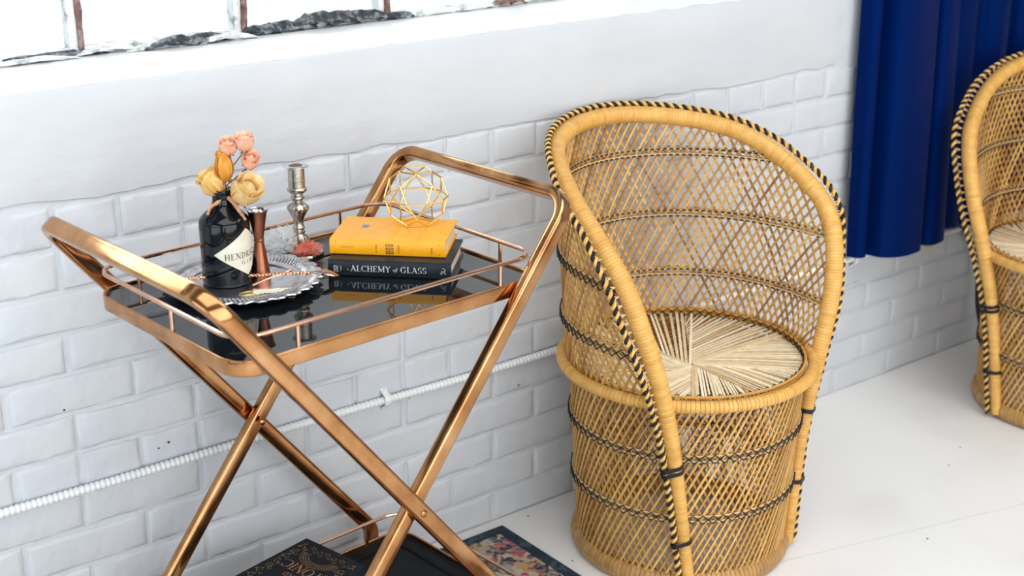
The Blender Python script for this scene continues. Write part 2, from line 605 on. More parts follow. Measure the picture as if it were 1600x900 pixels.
def glyph(ch):
    o = []
    if ch == 'H':
        g_stem(.17, o); g_stem(.73, o); g_line((.17, .52), (.73, .52), .06, o); w = .9
    elif ch == 'E':
        g_stem(.17, o); g_line((.1, .97), (.62, .97), .06, o); g_line((.17, .53), (.5, .53), .06, o); g_line((.1, .03), (.66, .03), .06, o)
        g_line((.61, .97), (.61, .80), .05, o); g_line((.65, .03), (.65, .22), .05, o); g_line((.5, .44), (.5, .62), .05, o); w = .76
    elif ch == 'N':
        g_stem(.14, o, .07); g_stem(.78, o, .07, bot=False); g_line((.12, 1), (.79, 0), .16, o); w = .92
    elif ch == 'D':
        g_stem(.17, o); g_arc(.2, .5, .55, .47, -90, 90, o, .16); w = .88
    elif ch == 'R':
        g_stem(.17, o); g_arc(.2, .74, .38, .23, -90, 90, o, .15); g_line((.34, .5), (.78, .02), .15, o); g_line((.7, .025), (.9, .025), .05, o); w = .86
    elif ch == 'I':
        g_stem(.19, o); w = .38
    elif ch == 'C':
        g_arc(.47, .5, .38, .48, 45, 315, o, .17, .06, 18); g_line((.76, .98), (.76, .68), .05, o); w = .86
    elif ch == 'G':
        g_arc(.47, .5, .38, .48, 45, 325, o, .17, .06, 18); g_line((.76, .98), (.76, .70), .05, o); g_stem(.78, o, .14, .05, .45, bot=False); w = .98
    elif ch == 'K':
        g_stem(.17, o); g_line((.2, .42), (.72, .98), .06, o); g_line((.38, .58), (.78, .02), .15, o)
        g_line((.58, .975), (.86, .975), .05, o); g_line((.66, .025), (.92, .025), .05, o); w = .9
    elif ch == 'S':
        g_arc(.34, .735, .23, .235, 30, 250, o, .13, .07, 12); g_arc(.34, .265, .25, .235, -150, 80, o, .13, .07, 12); w = .66
    elif ch == 'A':
        g_line((.12, .02), (.43, 1), .06, o); g_line((.41, 1), (.78, .02), .16, o); g_line((.24, .36), (.64, .36), .06, o)
        g_line((.0, .025), (.26, .025), .05, o); g_line((.62, .025), (.94, .025), .05, o); w = .92
    elif ch == 'L':
        g_stem(.17, o); g_line((.1, .03), (.64, .03), .06, o); g_line((.64, .03), (.64, .26), .05, o); w = .72
    elif ch == 'M':
        g_stem(.13, o, .07); g_stem(.93, o, .15); g_line((.12, 1), (.53, .1), .15, o); g_line((.53, .08), (.92, 1), .06, o); w = 1.12
    elif ch == 'Y':
        g_line((.1, 1), (.42, .48), .15, o); g_line((.42, .48), (.74, 1), .06, o); g_stem(.42, o, .15, 0, .52, top=False)
        g_line((0, .975), (.24, .975), .05, o); g_line((.62, .975), (.86, .975), .05, o); w = .84
    elif ch == 'O':
        g_arc(.47, .5, .39, .48, 0, 360, o, .17, .06, 24); w = .94
    elif ch == 'T':
        g_stem(.4, o, top=False); g_line((.04, .97), (.76, .97), .06, o); g_line((.05, .97), (.05, .76), .05, o); g_line((.75, .97), (.75, .76), .05, o); w = .8
    elif ch == 'o':
        g_arc(.26, .3, .2, .28, 0, 360, o, .1, .05, 16); w = .5
    elif ch == 'f':
        g_line((.16, 0), (.16, .85), .1, o); g_arc(.3, .8, .14, .18, 30, 180, o, .08, .05, 8); g_line((.02, .56), (.34, .56), .05, o); w = .42
    elif ch == "'":
        g_line((.08, .98), (.05, .72), .08, o); w = .2
    elif ch == 'J':
        g_stem(.36, o, .14, .2, 1, bot=False); g_arc(.22, .2, .17, .2, 180, 360, o, .1, .06, 8); w = .56
    elif ch == 'B':
        g_stem(.17, o); g_arc(.2, .75, .34, .22, -90, 90, o, .14); g_arc(.2, .27, .42, .25, -90, 90, o, .15); w = .76
    else:
        w = .4
    return o, w


def text_quads(txt, h, x0=0.0, y0=0.0, gap=0.06, squeeze=1.0):
    out = []
    x = 0.0
    for ch in txt:
        q, w = glyph(ch)
        for g in q:
            out.append([(x0 + (x + p[0]) * h * squeeze, y0 + p[1] * h) for p in g])
        x += w + gap
    return out, (x - gap) * h * squeeze


def print_quads(mb, quads, fn):
    """lay 2D quads on a surface by fn(x, y) -> 3D point"""
    for q in quads:
        mb.add([fn(*p) for p in q], [(0, 1, 2, 3)])


# ================================================================== THE ROOM
X0, X1, Y0, ZC = -2.5, 5.6, -4.8, 3.1       # inside faces of the room; the back wall stands at y = 0
SILL = 1.047
WX0, WX1, WZ1 = -0.35, 2.62, 2.55           # opening of the window over the sill
BAND0 = 0.862

# floor: large painted boards laid at a slight angle
mb = MB()
mb.box((X0 - .2, Y0 - .2, -0.12), (X1 + .2, 0.0, -0.006))
floor = struct(mb.build('floor', 'gap', smooth=False), 'white painted board floor')


def clip_poly(poly, a, b, c):
    """keep a*x + b*y <= c"""
    out = []
    for i in range(len(poly)):
        p, q = poly[i], poly[(i + 1) % len(poly)]
        dp, dq = a * p[0] + b * p[1] - c, a * q[0] + b * q[1] - c
        if dp <= 0:
            out.append(p)
        if dp * dq < 0:
            t = dp / (dp - dq)
            out.append((p[0] + t * (q[0] - p[0]), p[1] + t * (q[1] - p[1])))
    return out


fd = unit((0.967, -0.256))
fn_ = np.array([-fd[1], fd[0]])
fo = np.array([2.078, -0.518])
FW, FL, FG = 1.22, 4.88, 0.0022
for iy in range(-4, 5):
    for ix in range(-4, 5):
        sh = -2.0 if iy % 2 else 2.6
        poly = []
        for a, b in ((0, 0), (1, 0), (1, 1), (0, 1)):
            s = (ix + a) * FL + sh + (FG / 2 if a == 0 else -FG / 2)
            t = (iy + b) * FW + (FG / 2 if b == 0 else -FG / 2)
            poly.append(tuple(fo + fd * s + fn_ * t))
        for cl in ((1, 0, X1), (-1, 0, -X0), (0, 1, 0.0), (0, -1, -Y0)):
            poly = clip_poly(poly, *cl) if poly else poly
        if len(poly) < 3:
            continue
        mb = MB()
        slab(mb, poly, -0.006, 0.0)
        mb.build('floor_board', 'floor', floor, smooth=False)

# the wall with the window: masonry core, bricks, concrete band, sill
mb = MB()
BK = 0.36
MY = 0.0028
mb.box((X0 - .2, MY, -0.12), (WX0, BK, ZC))
mb.box((WX0, MY, -0.12), (WX1, BK, SILL - 0.012))
mb.box((WX1, MY, -0.12), (X1 + .2, BK, ZC))
mb.box((WX0, 0.004, WZ1), (WX1, BK, ZC))
wall_back = struct(mb.build('wall_back', 'mortar', smooth=False), 'white painted brick wall')

CH = 0.072


def brick_mesh(L, H, seed):
    r = random.Random(seed)
    mb = MB()
    ins, dep = 0.0075, 0.0045
    nx, nz = 8, 3
    back, mid, front = [], [], []

    def ring(inset, y, j):
        P = []
        xs = [inset + (L - 2 * inset) * k / nx for k in range(nx + 1)]
        zs = [inset + (H - 2 * inset) * k / nz for k in range(nz + 1)]
        for x in xs:
            P.append((x, zs[0]))
        for z in zs[1:]:
            P.append((xs[-1], z))
        for x in xs[-2::-1]:
            P.append((x, zs[-1]))
        for z in zs[-2:0:-1]:
            P.append((xs[0], z))
        return [(x + r.uniform(-j, j), y + r.uniform(-j, j) * .35, z + r.uniform(-j, j)) for x, z in P]
    rr = [ring(0.0, 0.005, 0.0), ring(0.0010, 0.0016, 0.0015), ring(.0038, -.0006, 0.0014), ring(.0095, -.0014, 0.0010)]
    mb.rings(rr, cap=False)
    k = len(rr[-1])
    base = 3 * k
    # front face: fan about two inner points keeps it slightly pillowed
    c1 = (L * .3, -.0016, H * .5)
    c2 = (L * .7, -.0015, H * .5)
    n0 = len(mb.v)
    mb.v += [c1, c2]
    mb.t += [.5, .5]
    for j in range(k):
        a, b = base + j, base + (j + 1) % k
        xm = (mb.v[a][0] + mb.v[b][0]) / 2
        mb.f.append((a, b, n0 if xm < L * .5 else n0 + 1))
    # join the two fans
    top = [base + j for j in range(k) if abs(mb.v[base + j][0] - L * .5) < 0.006]
    if len(top) == 2:
        mb.f.append((top[0], n0 + 1, n0))
        mb.f.append((top[1], n0, n0 + 1))
    return mb.mesh('brick', 'paint', smooth=True)


J = 0.0065
SL = 0.2195
stretch_m = [brick_mesh(SL - J, CH - J, k) for k in range(7)]
head_m = [brick_mesh(SL / 2 - J, CH - J, 50 + k) for k in range(5)]
br = random.Random(3)
for k in range(-1, 20):
    zb = 0.068 + CH * (k - 1)
    header = k % 6 == 5
    if zb > 1.32:
        break
    step = SL / 2 if header else SL
    off = 0.861 if k % 2 == 1 else 0.861 + SL / 2
    x = off - step * math.ceil((off - 0.36) / step)
    while x < 3.75:
        okx = zb + CH < BAND0 + 0.01 or x > WX1 + 0.03
        if okx and zb > -0.02 + 0 * x or (okx and k == 0):
            me = br.choice(head_m if header else stretch_m)
            mt = Matrix.Translation((x + J / 2 + br.uniform(-.0025, .0025), br.uniform(-.0012, .0012), zb + J / 2 + br.uniform(-.0015, .0015)))
            mt = mt @ Matrix.Rotation(br.uniform(-.006, .006), 4, 'Y')
            inst('brick', me, wall_back, mt)
        x += step

# concrete band under the sill with a ragged lower edge
mb = MB()
r2 = random.Random(11)
nb = 110
xs = np.linspace(WX0, WX1 + 0.02, nb)
zlow, w_ = [], 0.0
for x in xs:
    w_ = 0.8 * w_ + r2.uniform(-.004, .004)
    zlow.append(BAND0 + w_)
lv = [0.0, 0.004, 0.02, 0.06, 0.12, 0.178, 0.184, 0.1848]
dy = [0.006, -0.0015, -0.003, -0.0035, -0.003, -0.004, -0.001, 0.008]
rows = []
for l, d in zip(lv, dy):
    rows.append([(x, d + r2.uniform(-.0009, .0009), (zl if l < 0.01 else BAND0) + l if l < .17 else BAND0 + l + r2.uniform(-.0012, .0012)) for x, zl in zip(xs, zlow)])
vs = [p for r_ in rows for p in r_]
fs = [(i * nb + j, i * nb + j + 1, (i + 1) * nb + j + 1, (i + 1) * nb + j) for i in range(len(rows) - 1) for j in range(nb - 1)]
mb.add(vs, fs)
mb.build('concrete_band', 'band', wall_back, label='smooth painted concrete band under the sill')
mb = MB()
mb.box((WX0, 0.004, SILL - 0.02), (WX1, BK, SILL))
M['sill'] = noisy('white_sill', [(0.78, 0.79, 0.80), (0.83, 0.835, 0.84)], 6, 0.5, bump=0.2, bscale=20, dist=0.004)
mb.build('sill', 'sill', wall_back, smooth=False, label='white window sill')

# rest of the room
mb = MB()
mb.box((X1, Y0, 0), (X1 + .2, 0, ZC))
struct(mb.build('wall_right', 'wall', smooth=False))
mb = MB()       # ceiling, with an opening added to suit the overhead fill lamp
mb.box((X0 - .2, Y0 - .2, ZC), (-.85, BK, ZC + .15))
mb.box((4.25, Y0 - .2, ZC), (X1 + .2, BK, ZC + .15))
mb.box((-.85, Y0 - .2, ZC), (4.25, -3.35, ZC + .15))
mb.box((-.85, -.85, ZC), (4.25, BK, ZC + .15))
struct(mb.build('ceiling', 'ceiling', smooth=False))
mb = MB()       # left wall with a window opening
mb.box((X0 - .2, Y0, 0), (X0, 0.0, 0.3))
mb.box((X0 - .2, Y0, 2.6), (X0, 0.0, ZC))
mb.box((X0 - .2, Y0, .3), (X0, -3.6, 2.6))
mb.box((X0 - .2, -.4, .3), (X0, 0.0, 2.6))
struct(mb.build('wall_left', 'wall', smooth=False))
mb = MB()       # wall behind the camera with a wide window opening
mb.box((X0 - .2, Y0 - .2, 0), (X1 + .2, Y0, 0.3))
mb.box((X0 - .2, Y0 - .2, 2.7), (X1 + .2, Y0, ZC))
mb.box((X0 - .2, Y0 - .2, .3), (-2.05, Y0, 2.7))
mb.box((3.45, Y0 - .2, .3), (X1 + .2, Y0, 2.7))
struct(mb.build('wall_front', 'wall', smooth=False))

# window over the sill: rusty steel sash, panes, crumbling putty
WY = 0.27
win = struct(empty('window_1', (0, WY, SILL)), 'old steel window with flaking paint')
mull = [0.918 + 0.317 * k for k in range(-4, 6)]
mr = random.Random(5)


def rough_bar(p, q, w, d, seg, jit, seed):
    r = random.Random(seed)
    p, q = np.array(p, float), np.array(q, float)
    mb = MB()
    rr = []
    ax = unit(q - p)
    up = V3(0, 0, 1) if abs(ax[2]) < .9 else V3(1, 0, 0)
    n1 = unit(np.cross(up, ax))
    n2 = np.cross(ax, n1)
    for k in range(seg + 1):
        c = p + (q - p) * k / seg
        rr.append([c + (a * w / 2 + r.uniform(-jit, jit)) * n2 + (b * d / 2 + r.uniform(-jit, jit)) * n1
                   for a, b in ((-1, -1), (0, -1.15), (1, -1), (1, 1), (0, 1.1), (-1, 1))])
    mb.rings(rr)
    return mb


zt = WZ1 - SILL
rough_bar((WX0, 0, 0.004), (WX1, 0, 0.002), 0.016, 0.036, 120, 0.003, 1).build('bottom_rail', 'flaking', win, smooth=False)
rough_bar((WX0, 0, zt - .01), (WX1, 0, zt - .01), 0.03, 0.04, 20, 0.001, 2).build('top_rail', 'flaking', win, smooth=False)
rough_bar((WX0, 0, 0.62), (WX1, 0, 0.62), 0.022, 0.03, 30, 0.001, 3).build('transom_bar', 'flaking', win, smooth=False)
for i, x in enumerate(mull):
    if not WX0 < x < WX1:
        continue
    m_ = rough_bar((x - .006, -.004, 0.0), (x - .006, -.004, zt), 0.014, 0.026, 60, 0.0012, 20 + i).build('mullion', 'flaking', win, smooth=False)
    rough_bar((x + .006, -.012, 0.0), (x + .006, -.012, zt), 0.011, 0.022, 60, 0.0016, 40 + i).build('rusty_edge', 'rust', m_, smooth=False)
edges = [WX0] + [x for x in mull if WX0 < x < WX1] + [WX1]
for a, b in zip(edges[:-1], edges[1:]):
    for z0_, z1_ in ((0.005, 0.62), (0.62, zt)):
        mb = MB()
        mb.box((a + .008, 0.012, z0_), (b - .008, 0.016, z1_))
        mb.build('pane', 'pane', win, smooth=False)


def lump(seed, lx, ly, lz):
    """an irregular crumb of putty or paint, lx long"""
    r = random.Random(seed)
    mb = MB()
    rr = []
    n = 10
    bow = r.uniform(-.3, .6)
    for k in range(n + 1):
        t = k / n
        s = max(.08, math.sin(PI * min(1, max(0, t * .96 + .02))) ** .6)
        ring = []
        for j in range(7):
            a = 2 * PI * j / 7
            ring.append(((t - .5) * lx + r.uniform(-.04, .04) * lx / n, math.cos(a) * ly / 2 * s * r.uniform(.6, 1.2),
                         lz * (.5 + .5 * math.sin(a) * r.uniform(.5, 1.25)) * s + bow * lz * math.sin(PI * t) * .6))
        rr.append(ring)
    mb.rings(rr)
    return mb


deb = [(1.045, -.045, .10, .030, .012, 'flaking'), (1.095, -.055, .14, .030, .019, 'putty'), (1.155, -.035, .11, .028, .020, 'putty'),
       (1.19, -.055, .12, .030, .012, 'flaking'), (1.25, -.035, .06, .030, .016, 'putty'), (0.965, -.035, .12, .034, .013, 'flaking'),
       (0.83, -.05, .16, .026, .010, 'flaking'), (0.86, -.03, .22, .022, .014, 'putty'), (0.74, -.03, .12, .03, .012, 'flaking'),
       (1.315, -.03, .15, .032, .024, 'putty'), (1.40, -.034, .17, .034, .026, 'putty'), (1.49, -.03, .16, .032, .022, 'putty'),
       (1.575, -.03, .09, .026, .014, 'putty'), (1.65, -.026, .15, .030, .016, 'flaking'), (1.76, -.024, .15, .032, .015, 'flaking'),
       (1.86, -.024, .10, .03, .016, 'rust'), (1.95, -.022, .16, .03, .013, 'flaking'), (2.08, -.022, .16, .03, .013, 'flaking'),
       (1.37, -.018, .05, .02, .024, 'rust'), (1.46, -.018, .05, .02, .022, 'rust'), (0.60, -.035, .16, .03, .012, 'putty')]
for i, (x, y, lx, ly, lz, mt) in enumerate(deb):
    lump(100 + i, lx, ly, lz).build('putty_crumb', mt, win, smooth=False, loc=(x, y, 0.0))

# dark nail heads and pits in the paint
mb = MB()
mb.lathe([(.0005, 0), (.0022, 0), (.0026, .0008), (.0018, .0016), (.0005, .0018)], 8)
nail_me = mb.mesh('nail_head', simple('dark_nail', (0.03, 0.03, 0.035), 0.6))
for (x, z) in ((.735, .512), (.893, .394), (.912, .400), (1.42, .345), (1.695, .30), (2.30, .93), (2.42, .995), (1.05, .80)):
    inst('nail_head', nail_me, wall_back, Matrix.Translation((x, -.0015, z)) @ Matrix.Rotation(R(90), 4, 'X') @ Matrix.Scale(rnd.uniform(.6, 1.1), 4))
for (x, y) in ((1.655, -.232), (1.70, -.03), (2.62, -.44), (2.72, -.40), (2.30, -.62)):
    inst('nail_head', nail_me, floor, Matrix.Translation((x, y, 0)) @ Matrix.Scale(rnd.uniform(.7, 1.2), 4))

# ribbed conduit along the wall
con = tag(empty('wall_conduit', (0.2, -0.009, 0.361)), 'thin ribbed white conduit running along the painted brick wall', 'conduit')
mb = MB()
rp, CL = 0.0092, 3.6
rr = []
nr = int(CL / rp)
for k in range(nr):
    for t, rad in ((0.0, .0066), (.25, .0082), (.6, .0085), (.85, .0070)):
        x = (k + t) * rp
        sag = .0025 * math.sin(x * 3.1) + .0015 * math.sin(x * 7.7)
        rr.append([(x, rad * math.cos(2 * PI * j / 10), sag + rad * math.sin(2 * PI * j / 10)) for j in range(10)])
mb.rings(rr)
mb.build('ribbed_tube', 'conduit', con)
for xc in (1.16, 2.56):
    mb = MB()
    path = [(xc, 0.009, -.022), (xc, -.0005, -.013), (xc, -.0096, -.007), (xc, -.0115, .002), (xc, -.0096, .009), (xc, -.001, .014), (xc, .009, .022)]
    mb.sweep(fillet(path, .003, 3), rrect(.0018, .014, .0007, 2), (1, 0, 0))
    mb.tube([(xc, .006, .017), (xc, .0, .0178)], .003, 8)
    mb.build('clamp', 'conduit', con)

# curtain
cur = tag(empty('blue_curtain', (0, 0, 0)), 'long royal blue curtain hanging in folds beside the window', 'curtain')
mb = MB()
keyp = [(2.722, -.022), (2.728, -.050), (2.745, -.060), (2.766, -.050), (2.771, -.024), (2.775, -.020), (2.781, -.045), (2.795, -.078), (2.84, -.090), (2.90, -.088), (2.938, -.080), (2.945, -.050),
        (2.940, -.022), (2.950, -.018), (2.958, -.045), (2.970, -.078), (3.00, -.086), (3.035, -.078), (3.042, -.045), (3.046, -.022), (3.08, -.022), (3.11, -.034), (3.15, -.040), (3.18, -.022),
        (3.20, -.020), (3.215, -.045), (3.25, -.062), (3.285, -.050), (3.295, -.022), (3.32, -.020), (3.335, -.05), (3.38, -.066), (3.42, -.05), (3.43, -.022), (3.47, -.020), (3.49, -.05),
        (3.54, -.062), (3.58, -.05), (3.59, -.022), (3.64, -.022), (3.66, -.05), (3.72, -.06), (3.77, -.035), (3.85, -.030)]
kp = np.array(keyp) + np.array([-.028, 0])


def smoothpath(p, n=6):
    p = np.asarray(p, float)
    q = np.vstack([2 * p[0] - p[1], p, 2 * p[-1] - p[-2]])
    out = []
    for i in range(len(p) - 1):
        a, b, c, d = q[i:i + 4]
        for k in range(n):
            u = k / n
            out.append(.5 * (2 * b + (c - a) * u + (2 * a - 5 * b + 4 * c - d) * u * u + (3 * b - a - 3 * c + d) * u ** 3))
    out.append(p[-1])
    return np.array(out)


cp = smoothpath(kp, 6)
nz = 26
ZH, ZT_ = 0.385, 2.62
rows_f, rows_b = [], []
tt = tangents(np.column_stack([cp, np.zeros(len(cp))]), False)
for i in range(nz + 1):
    t = (i / nz)
    fold = 1.0 - 0.30 * t
    row, rowb = [], []
    for k, (x, y) in enumerate(cp):
        yy = -.045 + (y + .045) * (fold + .18 * math.sin(5 * t + x * 9)) - 0.012 * (1 - t) + 0.02 * t
        xx = x + (0.010 * math.sin(4 * t + 11 * x) * t)
        zz = ZH + (ZT_ - ZH) * t ** 1.25
        if i == 0:
            zz += .006 * math.sin(x * 17)
        yy = min(yy, -.012)
        row.append((xx, yy, zz))
        rowb.append((xx - tt[k][1] * .0022, yy + tt[k][0] * .0022, zz))
    rows_f.append(row)
    rows_b.append(rowb)
m = len(cp)
vs = [p for r_ in rows_f for p in r_] + [p for r_ in rows_b for p in r_]
nb_ = (nz + 1) * m
fs = []
for i in range(nz):
    for j in range(m - 1):
        fs.append((i * m + j, i * m + j + 1, (i + 1) * m + j + 1, (i + 1) * m + j))
        fs.append((nb_ + i * m + j, nb_ + (i + 1) * m + j, nb_ + (i + 1) * m + j + 1, nb_ + i * m + j + 1))
for j in range(m - 1):
    fs.append((j, nb_ + j, nb_ + j + 1, j + 1))
for i in range(nz):
    fs.append((i * m, (i + 1) * m, nb_ + (i + 1) * m, nb_ + i * m))
mb.add(vs, fs)
mb.build('cloth', 'curtain', cur)
mb = MB()
mb.tube([(2.66, -.04, 2.64), (3.95, -.04, 2.64)], .012, 12)
mb.build('curtain_rod', 'rust', cur)

# things low on the wall under the curtain
mb = MB()
path = smoothpath([(3.13, -.012, .40), (3.20, -.012, .362), (3.255, -.014, .31), (3.29, -.018, .22), (3.30, -.03, .10), (3.33, -.06, .01), (3.45, -.10, .006)], 6)
mb.tube(path, .0055, 8)
tag(mb.build('power_cable', 'cable'), 'black cable dropping from under the curtain beside the far chair', 'cable')
mb = MB()
loop = rrect(.034, .05, .004, 3)
mb.rings([[(3.075 + a, -.004, .355 + b) for a, b in loop], [(3.075 + a, -.0075, .355 + b) for a, b in loop]])
tag(mb.build('wall_sticker', 'tag'), 'small yellow tag on the wall just under the curtain hem', 'tag')


# ================================================================== WICKER CHAIR
CZ = [.851, .84, .813, .754, .673, .552, .404, .229, .014]
CPH = [0, 33.9, 65.0, 90.6, 109.3, 119.3, 126.5, 132.6, 139.8]
CR = [.269, .266, .268, .284, .305, .297, .265, .236, .222]


def cr_eval(v, odd, T):
    K = len(v)
    vv = np.concatenate([[-v[1] if odd else v[1]], v, [2 * v[-1] - v[-2]]])
    x = T * (K - 1)
    i = np.minimum(x.astype(int), K - 2)
    u = x - i
    a, b, c, d = vv[i], vv[i + 1], vv[i + 2], vv[i + 3]
    return .5 * (2 * b + (c - a) * u + (2 * a - 5 * b + 4 * c - d) * u ** 2 + (3 * b - a - 3 * c + d) * u ** 3)


TT = np.linspace(0, 1, 400)
RZ = cr_eval(np.array(CZ), False, TT)
RP = cr_eval(np.array(CPH, float), True, TT)
RR = cr_eval(np.array(CR), False, TT)
PHMAX_SEAT = float(np.interp(.43, RZ[::-1], RP[::-1]))


def z_rim(ph):
    return np.interp(abs(ph), RP, RZ)


def r_rim(ph):
    return np.interp(abs(ph), RP, RR)


def cyl(r, ph, z):
    a = R(90 + ph)
    return V3(r * math.cos(a), r * math.sin(a), z)


Z0S = 0.425


def r_up(ph, z):
    w = min(1.0, max(0.0, (z - Z0S) / max(.03, z_rim(ph) - Z0S)))
    w = w ** .8
    return .240 + (r_rim(ph) - .003 - .240) * w


def r_low(z):
    t = (z - .03) / .38
    return .213 + .020 * t


def ribbon(mb, pts, axis_r, w, th, tone):
    pts = np.array(pts)
    T = tangents(pts, False)
    rr = []
    for p, t in zip(pts, T):
        n = unit((p[0], p[1], 0)) if axis_r is None else np.array(axis_r, float)
        n = unit(n - (n @ t) * t)
        b = np.cross(t, n)
        rr.append([p + b * w / 2 + n * th / 2, p - b * w / 2 + n * th / 2, p - b * w / 2 - n * th / 2, p + b * w / 2 - n * th / 2])
    mb.rings(rr, tone=tone)


def wrapped(mb, path, rad, pitch, sides=12, closed=False, depth=.0009, seed=1, squash=None, line=.3):
    """tube wound with cane: one slight ridge per winding, tone varies per winding"""
    q, st = resample(path, pitch, closed)
    n = len(q)
    if np.ndim(rad):
        s = np.linspace(0, 1, n)
        rad = np.interp(s, np.linspace(0, 1, len(rad)), rad)
    else:
        rad = np.full(n, rad)
    r = random.Random(seed)
    P, RD, TN = [], [], []
    lim = n if closed else n - 1
    for i in range(lim):
        a, b = q[i], q[(i + 1) % n]
        tn = .6 + r.uniform(-.11, .11)
        if r.random() < .06:
            tn -= .12
        jj = r.uniform(-.0002, .0002)
        for t, d in ((0.0, -depth), (.08, 0), (.92, 0)):
            P.append(a + (b - a) * t)
            RD.append(rad[i] + d + jj)
            TN.append(tn - (line if t == 0 else 0))
    if not closed:
        P.append(q[-1]); RD.append(rad[-1]); TN.append(.5)
    if squash is None:
        mb.tube(P, RD, sides, closed, TN)
    else:
        P = np.array(P)
        T = tangents(P, closed)
        rr = []
        for p, t, d in zip(P, T, RD):
            nn = unit((p[0], p[1], 0))
            b = V3(0, 0, 1)
            rr.append([p + nn * d * squash * math.cos(2 * PI * j / sides) + b * d * math.sin(2 * PI * j / sides) for j in range(sides)])
        mb.rings(rr, closed, True, TN)


def band_lacing(black, pale, zc, rfun, ph_lo, ph_hi, cell=.019, closed=False, gap=.0105):
    """two pale canes outside and inside, crossed outside by black lacing and dashed inside"""
    rm = rfun(0, zc)
    dph = math.degrees(cell / rm)
    n = int((ph_hi - ph_lo) / dph)
    phs = [ph_lo + (ph_hi - ph_lo) * k / n for k in range(n + (0 if closed else 1))]
    for dz in (-gap / 2, gap / 2):
        for off in (.0045, -.0048):
            pts = [cyl(rfun(p, zc) + off, p, zc + dz) for p in phs]
            pale.tube(pts, .0021, 5, closed=closed, tone=.35 + .4 * rnd.random())
    hz = gap / 2 + .0035
    zig = [[], []]
    for k, p in enumerate(phs):
        s = 1 if k % 2 else -1
        zig[0].append(cyl(rfun(p, zc) + .0075, p, zc + s * hz))
        zig[1].append(cyl(rfun(p, zc) + .0082, p, zc - s * hz))
    for z_ in zig:
        black.tube(z_, .0014, 4)
    dph = math.degrees(.0140 / rm)
    n = int((ph_hi - ph_lo) / dph)
    for k in range(n):
        p = ph_lo + k * dph
        for s in (-1, 1):
            a = cyl(rfun(p, zc) - .0074, p + dph * .1, zc + s * (gap / 2 + .0012))
            b = cyl(rfun(p, zc) - .0074, p + dph * .68, zc + s * (gap / 2 + .0008))
            black.tube([a, b], .0018, 4)


def rim_path():
    left = [cyl(r_, p, z) for r_, p, z in zip(RR, RP, RZ)]
    right = [cyl(r_, -p, z) for r_, p, z in zip(RR, RP, RZ)]
    return np.array(right[::-1] + left[1:])


